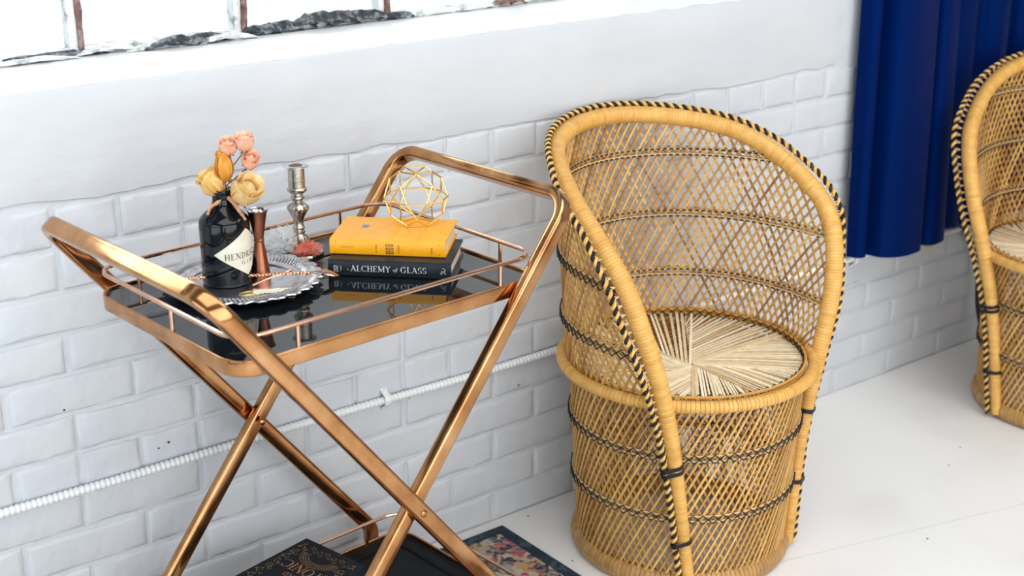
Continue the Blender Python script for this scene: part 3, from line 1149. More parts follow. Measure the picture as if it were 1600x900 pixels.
def make_chair(label, loc, rotz):
    root = tag(empty('wicker_chair', loc, rotz), label, 'chair', 'round-backed wicker chairs')
    rs = random.Random(21)
    # lower barrel weave, two layers of slanting sticks
    SN = math.tan(R(27))
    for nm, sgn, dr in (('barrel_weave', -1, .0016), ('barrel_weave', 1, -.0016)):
        mb = MB()
        step = math.degrees(.0145 / .225)
        n = int(360 / step)
        for k in range(n):
            p0 = 360 * k / n + rs.uniform(-.35, .35)
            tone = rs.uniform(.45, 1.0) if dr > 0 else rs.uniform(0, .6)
            pts = []
            for i in range(15):
                z = .02 + .395 * i / 14
                ph = p0 - sgn * math.degrees(SN * (z - .2) / .225)
                pts.append(cyl(r_low(z) + dr, ph, z))
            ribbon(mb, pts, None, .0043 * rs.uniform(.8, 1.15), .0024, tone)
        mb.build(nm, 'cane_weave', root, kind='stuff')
    # upper shell weave
    for sgn, dr in ((-1, .0016), (1, -.0016)):
        mb = MB()
        step = math.degrees(.0172 / .25)
        n = int(440 / step)
        for k in range(n):
            p0 = -220 + 440 * k / n + rs.uniform(-.3, .3)
            tone = rs.uniform(.1, .95)
            run = []
            for i in range(46):
                z = .405 + .46 * i / 45
                ph = p0 - sgn * math.degrees(math.tan(R(30)) * (z - .42) / .262)
                ok = abs(ph) < 138 and z < z_rim(ph) + .004 and (abs(ph) < PHMAX_SEAT + 2)
                if ok:
                    run.append(cyl(r_up(ph, z) + dr, ph, z))
                if (not ok or i == 45) and run:
                    if len(run) > 2:
                        ribbon(mb, run, None, .0047 * rs.uniform(.8, 1.15), .0024, tone)
                    run = []
        mb.build('back_weave', 'cane_weave', root, kind='stuff')
    # bands of lacing
    for zc, where in ((.298, 'low'), (.167, 'low'), (.768, 'up'), (.637, 'up'), (.508, 'up')):
        bl, pa = MB(), MB()
        if where == 'low':
            band_lacing(bl, pa, zc, lambda p, z: r_low(z), 0, 360, closed=True)
        else:
            lim = float(np.interp(zc, RZ[::-1], RP[::-1])) - 1.0
            band_lacing(bl, pa, zc, r_up, -lim, lim)
        b_ = pa.build('binding_band', 'cane_pale', root)
        bl.build('black_lacing', 'cane_black', b_, label='black lacing')
    # rings
    circ = lambda r_, z: np.array([cyl(r_, 360 * k / 180, z) for k in range(180)])
    mb = MB()
    wrapped(mb, circ(.2500, .4125), .0118, .0085, 14, True, seed=4, squash=1.0, line=.75)
    mb.build('seat_ring', 'cane_rim', root)
    mb = MB()
    wrapped(mb, circ(.2085, .022), .0215, .0095, 14, True, seed=5, depth=.0014, squash=.85, line=.7)
    mb.build('base_ring', 'cane_base', root)
    # lacing round the seat edge
    bl, pa = MB(), MB()
    n = 72
    for dz in (.0, .008):
        pa.tube([cyl(.2330, 360 * k / 120, .4165 + dz) for k in range(120)], .0030, 6, closed=True, tone=.3)
    z1, z2 = [], []
    for k in range(n + 1):
        s = 1 if k % 2 else -1
        z1.append(cyl(.2292, 360 * k / n, .4210 + s * .0075))
        z2.append(cyl(.2285, 360 * k / n, .4210 - s * .0075))
    bl.tube(z1, .0012, 4)
    bl.tube(z2, .0012, 4)
    e = pa.build('seat_edge', 'cane_rim', root)
    bl.build('black_lacing', 'cane_black', e, label='black lacing')
    # seat of straw laid as a pinwheel
    mb = MB()
    NS = 8
    dl = 2 * PI / NS
    for k in range(NS):
        a0 = dl * k + .05
        ns = 19
        HC = V3(-.038, -.052, 0)

        def to_ring(an, rad=.2320):
            e = V3(math.cos(an), math.sin(an), 0)
            bq = HC @ e
            return HC + e * (-bq + math.sqrt(bq * bq - (HC @ HC - rad * rad)))
        edge = to_ring(a0 + dl)
        for j in range(ns):
            f = j / (ns - 1)
            # the first straw of a sector runs from the hub; the others start under the neighbour's first straw
            hub = HC + (edge - HC) * (.02 + .80 * f ** 1.1)
            end = to_ring(a0 - .05 + (dl + .03) * f ** .92 + rs.uniform(-.014, .014))
            zb = .4125 + .0035 * (1 - f)
            tone = min(1, max(0, rs.gauss(.66, .22)))
            pts = [hub + V3(0, 0, zb + .0025), hub * .7 + end * .3 + V3(0, 0, zb + .004 - .003 * f), hub * .4 + end * .6 + V3(0, 0, zb + .003 - .002 * f), end + V3(0, 0, zb + .0005)]
            ribbon(mb, pts, (0, 0, 1), (.0072 - .0032 * f) * rs.uniform(.5, 1.05), .0030, tone)
    mb.build('straw_seat', 'straw', root, kind='stuff')
    # support under the seat: a coarse cross weave seen between the straws
    mb = MB()
    for k in range(30):
        t = -.21 + .42 * k / 29
        h = math.sqrt(max(0, .222 ** 2 - t * t))
        if h < .03:
            continue
        ribbon(mb, [V3(-h, t, .4070), V3(0, t, .4055), V3(h, t, .4070)], (0, 0, 1), .008, .002, rs.uniform(0, .5))
        ribbon(mb, [V3(t, -h, .4035), V3(t, 0, .402), V3(t, h, .4035)], (0, 0, 1), .008, .002, rs.uniform(0, .5))
    mb.build('seat_support', 'cane_weave', root, kind='stuff')
    # rolled rim running down into the two front posts
    rp_ = rim_path()
    zz = rp_[:, 2]
    rads = np.interp(zz, [0.0, .03, .25, .42, .6, .75, .85], [.0115, .0125, .0135, .0155, .0178, .0182, .0175])
    mb = MB()
    wrapped(mb, rp_, rads, .0062, 14, False, seed=8, depth=.0004)
    mb.build('rolled_rim', 'cane_rim', root)
    # two-strand twisted cord outside the rim, joined to it by small loops
    q, st = resample(rp_, .0014)
    T = tangents(q, False)
    off = []
    for p, t in zip(q, T):
        rad = unit((p[0], p[1], 0))
        rad = unit(rad - (rad @ t) * t)
        side = np.cross(t, rad)          # lies along the shell, away from the opening or towards the crown
        # the shell side of the rim: downwards at the crown, backwards at the posts
        back = V3(0, 1, 0) if p[2] < .5 else V3(0, .3, -1)
        if side @ back < 0:
            side = -side
        top_ = np.interp(p[2], [.76, .83], [0.0, 1.0])
        low_ = np.interp(p[2], [.62, .73], [1.0, 0.0])
        wr = np.interp(p[2], [.30, .50, .62, .73], [.62, .75, .75, .95])
        d = unit(rad * (wr * (1 - top_) + .62 * top_) + side * (.78 - .18 * np.interp(p[2], [.3, .5], [0, 1])) * (1 - top_) * low_ + V3(0, 0, .78) * top_ + V3(0, 0, .32) * (1 - low_) * (1 - top_))
        g = np.interp(p[2], [.0, .3, .5, .7, .78, .83], [.0215, .0230, .033, .037, .034, .0245])
        off.append(p + d * g)
    off = np.array(off)
    To = tangents(off, False)
    fr = frames(off, To, False)
    s = np.arange(len(off)) * st
    pitch = .0185
    for sgn, mt, nm in ((0, 'cane_black', 'black_cord_strand'), (PI, 'cane_rim', 'pale_cord_strand')):
        a = 2 * PI * s / pitch + sgn
        hp = off + .0031 * (np.cos(a)[:, None] * fr + np.sin(a)[:, None] * np.cross(To, fr))
        mb = MB()
        mb.tube(hp, .0037, 5, tone=.85)
        mb.build(nm, mt, root)
    lp = []
    k = 0
    stepn = int(.017 / st)
    mb = MB()
    for i in range(0, len(off) - stepn, stepn):
        if off[i][2] < .06:
            continue
        m_ = i + stepn // 2
        mb.tube(smoothpath([q[i] * .45 + off[i] * .55, off[i + stepn // 5] * .9 + q[i + stepn // 5] * .1, off[m_], off[i + 4 * stepn // 5] * .9 + q[i + 4 * stepn // 5] * .1, q[i + stepn] * .45 + off[i + stepn] * .55], 2), .0014, 4, tone=rs.uniform(.2, .8))
    mb.build('rim_loops', 'cane_pale', root, kind='stuff')
    # black ties round the posts
    for side in (0, 1):
        for zt_ in ((.289, .278, .122) if side == 0 else (.297, .148)):
            idx = [i for i in range(len(q)) if (q[i][0] < 0) == (side == 0)]
            i = min(idx, key=lambda i_: abs(q[i_][2] - zt_))
            t = T[i]
            n1 = unit(off[i] - q[i])
            n1 = unit(n1 - (n1 @ t) * t)
            n2 = np.cross(t, n1)
            rad = np.interp(zt_, [0, .25, .42], [.0125, .0135, .016])
            c = q[i] * .5 + off[i] * .5
            h = np.linalg.norm(off[i] - q[i]) / 2
            mb = MB()
            ring = [off[i] + (n1 * math.cos(a_) + n2 * math.sin(a_)) * .0082 for a_ in np.linspace(-PI / 2, PI / 2, 9)]
            ring += [q[i] + (n1 * math.cos(a_) + n2 * math.sin(a_)) * (rad + .0014) for a_ in np.linspace(PI / 2, 3 * PI / 2, 11)]
            bn = t
            mb.sweep(np.array(ring), rrect(.0016, .0085, .0005, 1), bn, closed=True)
            mb.build('black_tie', 'cane_black', root, label='black cane tie')
    return root


chair = make_chair('wicker chair with round back and straw seat standing beside the copper bar cart', (1.892, -.296, 0), R(1))


def copy_thing(root, label, loc, rotz):
    r_ = root.copy()
    COL.objects.link(r_)
    r_.location = loc
    r_.rotation_euler = (0, 0, rotz)
    r_['label'] = label
    for ch in root.children:
        c = ch.copy()
        COL.objects.link(c)
        c.parent = r_
        for g in ch.children:
            d = g.copy()
            COL.objects.link(d)
            d.parent = c
    return r_


copy_thing(chair, 'second wicker chair at the right edge, in front of the blue curtain', (3.145, -.405, 0), R(27 - 90))


# ================================================================== BAR CART
CTH = 0.0792
CO = np.array([0.7922, -0.5386])
CU = np.array([math.cos(CTH), math.sin(CTH)])
CV = np.array([-math.sin(CTH), math.cos(CTH)])
CLN, CWD, CTZ = 0.5586, 0.410, 0.755
GZ = CTZ - 0.004            # glass surface


def cw(u, v, z):
    p = CO + CU * u + CV * v
    return (p[0], p[1], z)


cart = tag(empty('bar_cart', (CO[0], CO[1], 0), CTH), 'copper folding bar cart with crossed legs and black glass tray', 'bar cart')


def frame_path(sgn, v0, v1):
    """U frame: foot, leaning leg, handle bar, leaning leg, foot"""
    f = lambda z: .28 - sgn * (z - .445) * .79
    pts = [(f(.125), v0, .045), (f(.125), v0, .125), (f(.872), v0, .872), (f(.872), v1, .872), (f(.125), v1, .125), (f(.125), v1, .045)]
    return pts


def build_frame(sgn, v0, v1):
    pts = frame_path(sgn, v0, v1)
    path = fillet(pts, [0, .035, .045, .045, .035, 0], 9)
    # per-point binormal: at the feet and legs it is the v axis turned smoothly into the plane of the U
    pin = unit(np.cross(np.array(pts[2]) - np.array(pts[1]), (0, 1, 0)))   # normal of the U plane
    sec = rrect(.0195, .0275, .0058, 3)
    # section axes: a along the in-plane normal, b along the plane normal
    bn = []
    for p in path:
        bn.append(pin)
    T = tangents(path, False)
    bn = [unit(pin - (pin @ t) * t) for t in T]
    mb = MB()
    mb.sweep(path, sec, np.array(bn))
    return mb


build_frame(1, -.0335, .4435).build('handle_frame', 'copper', cart)
build_frame(-1, -.012, .422).build('handle_frame', 'copper', cart)
# pivots
for v0, d in ((-.0335, -1), (.412, -1), (-.001, 1), (.4435, 1)):
    if d < 0 or v0 > .4:
        mb = MB()
        y0 = v0 + d * .0095
        prof = [(0.0, 0), (.0058, 0), (.0058, .0016), (.004, .003), (.0018, .0033), (.0012, .0022), (0.0, .0022)]
        ring = []
        for r_, h in prof:
            ring.append([(.28 + max(r_, 1e-5) * math.cos(2 * PI * j / 14), y0 + d * h, .445 + max(r_, 1e-5) * math.sin(2 * PI * j / 14)) for j in range(14)])
        mb.rings(ring, cap=False)
        mb.build('pivot_screw', 'copper', cart)
# casters
for sgn, v0, v1 in ((1, -.0335, .4435), (-1, -.012, .422)):
    u = .28 - sgn * (.125 - .445) * .79
    for v in (v0, v1):
        mb = MB()
        prof = [(.010, -.008), (.019, -.007), (.021, -.004), (.021, .004), (.019, .007), (.010, .008)]
        mb.rings([[(u + r_ * math.cos(2 * PI * j / 18), v + h, .021 + r_ * math.sin(2 * PI * j / 18)) for j in range(18)] for r_, h in prof])
        ca = mb.build('caster', 'caster', cart)
        mb = MB()
        mb.tube([(u, v, .021), (u, v, .05)], .005, 8)
        mb.build('caster_stem', 'copper_rod', ca)


def round_loop(u0, u1, v0, v1, r, seg=7):
    return fillet([(u0, v0, 0), (u1, v0, 0), (u1, v1, 0), (u0, v1, 0)], r, seg, closed=True)


def make_tray(u0, u1, v0, v1, z, rim_h, rail_z, posts, glass_mat, sunk, name, rc=.042):
    loop = round_loop(u0, u1, v0, v1, rc)
    mb = MB()
    path = [(p[0], p[1], z - rim_h / 2) for p in loop]
    mb.sweep(np.array(path), rrect(.0042, rim_h, .0016, 3), (0, 0, 1), closed=True)
    tr = mb.build(name + '_rim', 'copper', cart)
    mb = MB()
    lp = round_loop(u0 + .0015, u1 - .0015, v0 + .0015, v1 - .0015, rc)
    slab(mb, [(p[0], p[1]) for p in lp], z - sunk - .005, z - sunk)
    mb.build(name + '_panel', glass_mat, cart, smooth=False)
    mb = MB()
    rl = round_loop(u0 + .002, u1 - .002, v0 + .002, v1 - .002, rc)
    mb.tube([(p[0], p[1], rail_z) for p in rl], .0035, 8, closed=True)
    rail = mb.build(name + '_rail', 'copper_rod', cart)
    for (pu, pv) in posts:
        mb = MB()
        mb.tube([(pu, pv, z - .008), (pu, pv, rail_z)], .0032, 8)
        mb.build('rail_post', 'copper_rod', rail)
    return tr


e_ = .002
make_tray(0, CLN, 0, CWD, CTZ, .024, CTZ + .034,
          [(.10, e_), (.478, e_), (e_, .175), (.075, CWD - e_), (.465, CWD - e_), (CLN - e_, .30), (CLN - e_, .09)], 'black_glass', .004, 'tray')
LZ = .124
make_tray(-.015, CLN + .02, .004, CWD - .006, LZ, .022, LZ + .040,
          [(.10, .006), (.46, .006), (-.013, .2), (.08, CWD - .008), (.492, CWD - .008), (CLN + .018, .2)], 'black_tray', .008, 'shelf')
# raised moulding on the lower tray
mb = MB()
mb.tube([(p[0], p[1], LZ - .0075) for p in round_loop(.02, CLN - .015, .035, CWD - .037, .03)], .003, 6, closed=True)
mb.build('shelf_moulding', 'black_tray', cart)


# ------------------------------------------------------------------ rug under the cart
rug = tag(empty('rug', (0, 0, 0)), 'worn multicoloured floral rug with a navy border under the cart', 'rug')
RX0, RX1, RY0, RY1 = .35, 1.625, -.95, -.036


def grid_slab(x0, x1, y0, y1, z1, nx, ny, seed):
    r = random.Random(seed)
    mb = MB()
    vs, fs = [], []
    for j in range(ny + 1):
        for i in range(nx + 1):
            vs.append((x0 + (x1 - x0) * i / nx, y0 + (y1 - y0) * j / ny, z1 + r.uniform(-.0004, .0004)))
    for j in range(ny):
        for i in range(nx):
            a = j * (nx + 1) + i
            fs.append((a, a + 1, a + nx + 2, a + nx + 1))
    mb.add(vs, fs)
    mb.box((x0, y0, .0004), (x1, y1, z1 - .0008))
    return mb


BW = .027
grid_slab(RX0 + BW, RX1 - BW, RY0 + BW, RY1 - BW, .0062, 40, 30, 1).build('rug_field', 'rug_field', rug, smooth=False)
for bx in ((RX0, RX1, RY0, RY0 + BW), (RX0, RX1, RY1 - BW, RY1), (RX0, RX0 + BW, RY0 + BW, RY1 - BW), (RX1 - BW, RX1, RY0 + BW, RY1 - BW)):
    grid_slab(*bx, .0066, 30, 4, 2).build('rug_border', 'rug_border', rug, smooth=False)


# ================================================================== THINGS ON THE TRAY
def on_cart(name, u, v, z, rot, label, cat, group=None):
    return tag(empty(name, cw(u, v, z), rot), label, cat, group)


# --- silver plate
PU, PV = .189, .286
plate = on_cart('silver_plate', PU, PV, GZ, 0, 'ornate round silver plate with scalloped edge on the black tray', 'plate')
PR = .127


def plate_r(r, z, a):
    if r > .10:
        w = (r - .10) / (PR - .10)
        s = abs(math.sin(a * 13))
        return r - w * (.0075 * (1 - s) ** 1.5 + .0022 * abs(math.sin(a * 39)))
    return r


mb = MB()
mb.lathe([(.0005, .0006), (.068, .0004), (.080, .0016), (.093, .007), (PR - .001, .0115), (PR, .0128), (PR - .0018, .0142), (PR - .006, .0138), (.112, .0122), (.096, .0098),
          (.089, .0082), (.083, .0040), (.077, .0028), (.03, .0026), (.0005, .0026)], 234, rfun=plate_r)
mb.build('dish', 'silver', plate)
mb = MB()
for k in range(104):
    a = 2 * PI * k / 104
    p = []
    for t in (0, .33, .66, 1):
        rr_ = .0945 + .021 * t
        aa = a + .10 * t
        zz = .0098 + (rr_ - .096) * .18 + .0008 + .0018 * math.sin(PI * t)
        p.append((rr_ * math.cos(aa), rr_ * math.sin(aa), zz))
    mb.tube(p, [.0006, .0017, .0018, .0008], 5)
mb.build('gadroon_border', 'silver', plate, kind='stuff')
mb = MB()
mb.tube([(.0855 * math.cos(2 * PI * k / 90), .0855 * math.sin(2 * PI * k / 90), .0068) for k in range(90)], .0016, 6, closed=True)
mb.build('inner_ring', 'silver', plate)
PZ = GZ + .0026

# --- bottle with label (flowers stand in it)
BU, BV = .176, .3075
BR = .0392
bottle = on_cart('gin_bottle', BU, BV, PZ, 0, 'squat black glass gin bottle with a cream diamond label', 'bottle')
prof = [(.0005, .003), (.020, .001), (BR - .004, 0), (BR - .001, .0025), (BR, .006), (BR, .100), (BR - .0008, .1035), (BR - .0035, .108), (BR - .009, .1135), (BR - .017, .1205), (.0185, .126),
        (.0162, .131), (.0156, .138), (.0156, .145), (.0168, .146), (.0174, .149), (.0168, .152), (.0145, .1525), (.0115, .1515), (.0108, .143), (.0105, .10), (.0005, .099)]
mb = MB()
mb.lathe(prof, 56)
mb.build('bottle_body', 'bottle', bottle)
# direction on the bottle that faces the camera (world azimuth), label is turned to its right
camdir = math.atan2(-2.163 - cw(BU, BV, 0)[1], 0 - cw(BU, BV, 0)[0])
LAZ = camdir + R(52)
LZC = .0560


def on_bottle(x, y, off=.0):
    a = LAZ + x / BR
    r_ = BR + .0004 + off
    return (r_ * math.cos(a), r_ * math.sin(a), LZC + y)


mb = MB()
hw, hh = .0545, .0375
NX = 40
rows = []
for k in range(NX + 1):
    x = -hw + 2 * hw * k / NX
    h = hh * (1 - abs(x) / hw) + .0002
    bow = .0
    rows.append([on_bottle(x, -h + bow), on_bottle(x, h + bow), on_bottle(x, h + bow, .0003), on_bottle(x, -h + bow, .0003)])
mb.rings(rows)
lab = mb.build('label', 'label', bottle, label='cream diamond label', smooth=False)
mb = MB()
q, wd = text_quads("HENDRICK'S", .0098, gap=.12, squeeze=.94)
q = [[(p[0] - wd / 2, p[1] - .0085) for p in g] for g in q]
print_quads(mb, q, lambda x, y: on_bottle(x, y, .0005))
q, wd = text_quads("GIN", .0066, gap=.6)
q = [[(p[0] - wd / 2, p[1] - .0185) for p in g] for g in q]
print_quads(mb, q, lambda x, y: on_bottle(x, y, .0005))
mb.build('label_lettering', 'ink', lab, smooth=False, label='dark lettering')

# --- jigger
jig = on_cart('jigger', .2255, .2895, PZ, 0, 'brown copper double-cone jigger beside the black bottle', 'jigger')
mb = MB()
mb.lathe([(.0005, .0005), (.0140, .0), (.0163, .0), (.0163, .0018), (.0155, .003), (.0078, .058), (.0074, .0605), (.0086, .0618), (.0086, .0634), (.0074, .0648), (.0080, .068),
          (.0150, .1085), (.0166, .1100), (.0168, .1112), (.0160, .1116)], 36, cap=False)
jb = mb.build('jigger_body', 'jigger', jig)
mb = MB()
mb.lathe([(.0160, .1117), (.0154, .1110), (.0140, .104), (.0085, .074), (.0005, .0735)], 36, cap=False)
mb.build('jigger_lining', 'steel', jig, label='bright steel lining')

# --- candlestick
candle = on_cart('candlestick', .344, .354, GZ, 0, 'engraved pewter candlestick with an octagonal foot behind the silver plate', 'candlestick')


def octr(r, z, a):
    k = PI / 4
    b = (a % k) - k / 2
    if z < .009 and r > .02:
        return r * math.cos(k / 2) / math.cos(b)
    return r


mb = MB()
mb.lathe([(.0005, .0), (.040, .0), (.0415, .003), (.0405, .0065), (.037, .0078), (.034, .0082), (.029, .0105), (.026, .0115), (.024, .012), (.0225, .0125), (.0005, .0126)], 64, rfun=octr)
mb.build('foot', 'pewter', candle)
mb = MB()


def flute(r, z, a):
    if .014 < z < .033:
        return r * (1 + .09 * math.cos(12 * a) * math.sin(PI * (z - .014) / .019))
    if .066 < z < .088:
        return r * (1 + .07 * math.cos(12 * a) * math.sin(PI * (z - .066) / .022))
    return r


mb.lathe([(.0005, .0120), (.017, .0122), (.0178, .016), (.0168, .024), (.0125, .032), (.0092, .0355), (.0088, .037), (.0104, .0385), (.0104, .0405), (.0085, .042), (.0082, .0435), (.0098, .045),
          (.0098, .0475), (.0086, .049), (.0082, .058), (.0095, .0630), (.0128, .070), (.0165, .078), (.0172, .0815), (.0158, .085), (.0115, .0885), (.0082, .0905), (.0080, .094), (.0100, .0955),
          (.0118, .098), (.0114, .1005), (.0088, .1028), (.0086, .1045), (.0125, .1065), (.0160, .110), (.0166, .1135), (.0150, .1155), (.0138, .1165), (.0138, .126), (.0146, .1268), (.0146, .1285),
          (.0138, .1292), (.0136, .150), (.0005, .150)], 48, rfun=flute)
mb.build('stem', 'pewter', candle)
mb = MB()
mb.lathe([(.0136, .1490), (.0190, .1500), (.0208, .1510), (.0208, .1522), (.0185, .1530), (.0135, .1532), (.0112, .1525), (.0108, .1510), (.0005, .1508)], 40)
mb.build('drip_pan', 'silver', candle)
mb = MB()
mb.lathe([(.0104, .1512), (.0104, .1526), (.0098, .1529), (.0005, .1524)], 24)
mb.build('socket_wax', 'stem', candle, label='dark socket')


def tuft(mb, cx, cy, cz, rx, ry, rz, n, seed, wid):
    r = random.Random(seed)
    for _ in range(n):
        d = unit((r.gauss(0, 1), r.gauss(0, 1), abs(r.gauss(0, .8)) + .05))
        L = r.uniform(.55, 1.0)
        p0 = V3(cx, cy, cz) + d * V3(rx, ry, rz) * .15
        p2 = V3(cx, cy, cz) + d * V3(rx, ry, rz) * L
        p1 = (p0 + p2) / 2 + V3(r.gauss(0, 1), r.gauss(0, 1), r.gauss(0, 1)) * rx * .16
        mb.tube([p0, p1, p2], [wid, wid * .8, wid * .3], 3)


right = np.array([math.cos(R(-37.82)), math.sin(R(-37.82))])
toward = np.array([-math.sin(R(37.82)), -math.cos(R(37.82))])
cb = np.array(cw(.344, .354, 0)[:2])
for nm, mat_, dr_, dt_, rx, rz, n, wid, lb in (
        ('white_tuft', 'white_tuft', -.027, .010, .036, .046, 1500, .0005, 'fluffy white tuft resting on the foot of the candlestick'),
        ('coral_tuft', 'coral_tuft', .016, .020, .031, .018, 420, .00065, 'coral red fluffy tuft resting on the foot of the candlestick')):
    pos = cb + right * dr_ + toward * dt_
    mb = MB()
    tuft(mb, 0, 0, .001, rx, rx * .8, rz, n, len(nm), wid)
    tag(mb.build(nm, mat_, loc=(pos[0], pos[1], GZ + .0105), smooth=False), lb, 'tuft')

# --- books
def rot_uv(p, q):
    """world angle of the line p -> q given in cart coordinates"""
    a, b = np.array(cw(*p, 0)), np.array(cw(*q, 0))
    return math.atan2(b[1] - a[1], b[0] - a[0])


def make_book(name, label, p_left, p_right, z, depth, th, cover, spine_round=.0014, board=.0028, pages_in=.004):
    """origin at the bottom of the spine's left end; x along the spine, y into the book"""
    a, b = np.array(cw(*p_left, 0)), np.array(cw(*p_right, 0))
    L = float(np.linalg.norm(b - a))
    root = tag(empty(name, (a[0], a[1], z), rot_uv(p_left, p_right)), label, 'book')
    mb = MB()
    # cover as one bent board: bottom board, rounded spine, top board
    prof = [(depth, 0), (.005, 0), (.0012, .0004), (-.0005, .002)]
    nsp = 6
    for k in range(1, nsp):
        t = k / nsp
        prof.append((-.0005 - spine_round * math.sin(PI * t), .002 + (th - .004) * t))
    prof += [(-.0005, th - .002), (.0012, th - .0004), (.005, th), (depth, th)]
    inner = [(depth, th - board), (.006, th - board), (.003, th - board - .001)]
    inner += [(.0025, board + .001), (.006, board), (depth, board)]
    loop = prof + inner
    mb.rings([[(0, y, zz) for y, zz in loop], [(L, y, zz) for y, zz in loop]])
    mb.build('cover', cover, root, smooth=False)
    mb = MB()
    mb.box((pages_in, .0032, board + .0001), (L - pages_in, depth - pages_in, th - board - .0001))
    mb.build('page_block', 'pages', root, smooth=False)

    def spine_pt(x, y):
        t = min(1, max(0, (y - .002) / (th - .004)))
        return (x, -.0005 - spine_round * math.sin(PI * t) - .00045, y)
    return root, L, spine_pt


bk1, L1, sp1 = make_book('book', 'black hardback lying under the yellow book, silver title on its spine', (.3145, .2315), (.445, .0815), GZ, .128, .0272, 'navy')
mb = MB()
q, wd = text_quads('ALCHEMY', .0098, gap=.06, squeeze=1.02)
x0 = L1 * .185
mids = .0098
quads = [[(x0 + p[0], .0095 + p[1]) for p in g] for g in q]
x1 = x0 + wd + .0045
q, w2 = text_quads('of', .0075, gap=.02)
quads += [[(x1 + p[0], .0100 + p[1]) for p in g] for g in q]
g_line((x1 - .001, .0135), (x1 + w2 + .001, .0145), .0004, quads)
x1 += w2 + .0045
q, w3 = text_quads('GLASS', .0098, gap=.06, squeeze=1.02)
quads += [[(x1 + p[0], .0095 + p[1]) for p in g] for g in q]
# flourish before the A, small block of lettering at the left end and the publisher's curl at the right
for k in range(6):
    a0, a1_ = R(180 + 30 * k / 6 * 2), R(180 + 30 * (k + 1) / 6 * 2)
    g_line((x0 - .001 + .004 * math.cos(a0), .0118 + .003 * math.sin(a0) + .002), (x0 - .001 + .004 * math.cos(a1_), .0118 + .003 * math.sin(a1_) + .002), .0007, quads)
for c_ in range(2):
    for r_ in range(4):
        xx, yy = .0095 + c_ * .0042, .0085 + r_ * .0027
        g_line((xx, yy), (xx + .0032, yy), .0013 if (c_ + r_) % 2 else .0008, quads)
        g_line((xx + .0016 * ((r_ + c_) % 2), yy), (xx + .0016 * ((r_ + c_) % 2), yy + .002), .0007, quads)
g_arc(.0185, .0135, .003, .0055, -60, 60, quads, .0008, .0004, 8)
cx = L1 - .0125
g_arc(cx, .0165, .0032, .0026, -120, 120, quads, .0009, .0005, 10)
g_line((cx - .003, .0145), (cx + .0008, .0142), .0007, quads)
g_line((cx + .0008, .0142), (cx + .0045, .0095), .0009, quads)
g_arc(cx - .0022, .0108, .0022, .0016, 0, 300, quads, .0007, .0005, 10)
print_quads(mb, quads, sp1)
mb.build('spine_title', 'silver_foil', bk1, smooth=False, kind='stuff', label='silver spine lettering')

B2Z = GZ + .0274
bk2, L2, sp2 = make_book('book', 'thick yellow hardback on top of the black book, under the wire ball', (.333, .251), (.456, .1085), B2Z, .124, .0262, 'yellow')
mb = MB()
mb.box((.003, .006, .0003), (L2 - .0025, .126, .0012))
mb.build('endpaper', 'orange', bk2, smooth=False)
mb = MB()
quads = []
rq = random.Random(9)
for xx in (.0095, L2 - .0095):                  # small corner dots of the spine
    for yy in (.0045, .0215):
        g_line((xx - .0008, yy - .0006), (xx + .0006, yy + .0007), .0011, quads)
for k in range(9):                               # faint line of small print left
    g_line((.020 + k * .0021, .0135), (.020 + k * .0021 + .0013, .0137), .0008, quads)
for r_ in range(6):                              # dark panel of small print in the middle
    yy = .0045 + r_ * .0031
    for c_ in range(3):
        xx = L2 * .487 + c_ * .0046
        w_ = .0037 - (.0007 if r_ > 3 else 0)
        g_line((xx, yy), (xx + w_, yy), .0019 if r_ < 2 else .0011, quads)
        if r_ % 2 == 0:
            g_line((xx + .0008, yy), (xx + .0008, yy + .0026), .0007, quads)
            g_line((xx + .0028, yy), (xx + .0028, yy + .0026), .0007, quads)
for cx_, s_ in ((.405, 1), (.60, 1), (.885, .8)):
    for r_ in range(4):
        yy = .0065 + r_ * .0036 * s_
        g_line((L2 * cx_ - .0016, yy), (L2 * cx_ + .0018 * rq.uniform(.3, 1), yy + rq.uniform(-.001, .001)), .0009, quads)
        g_line((L2 * cx_ - .0002, yy), (L2 * cx_ + .0006, yy + .0025), .0006, quads)
print_quads(mb, quads, sp2)
mb.build('spine_print', 'ink_brown', bk2, smooth=False, kind='stuff', label='faint brown print')
mb = MB()
quads = []
for (xx, yy, n_, dx) in ((.060, .030, 7, .0016), (.062, .050, 5, .0018), (.078, .066, 6, .0016), (.100, .034, 6, .0017), (.120, .028, 8, .0015), (.135, .05, 5, .0017), (.088, .024, 4, .0015)):
    for k in range(n_):
        g_line((xx + k * dx * .35, yy + k * .0028), (xx + k * dx * .35 + .0011, yy + k * .0028 + .0016), .0007, quads)
print_quads(mb, quads, lambda x, y: (x, y, .02635))
M['faint'] = simple('faint_print', (0.60, 0.32, 0.08), 0.5)
mb.build('cover_print', 'faint', bk2, smooth=False, kind='stuff', label='faint print on the cover')
mb = MB()
print_quads(mb, [[(.038, .064), (.049, .064), (.049, .079), (.038, .079)]], lambda x, y: (x, y, .0264))
mb.build('blue_mark', 'blue_print', bk2, smooth=False, label='small blue square')

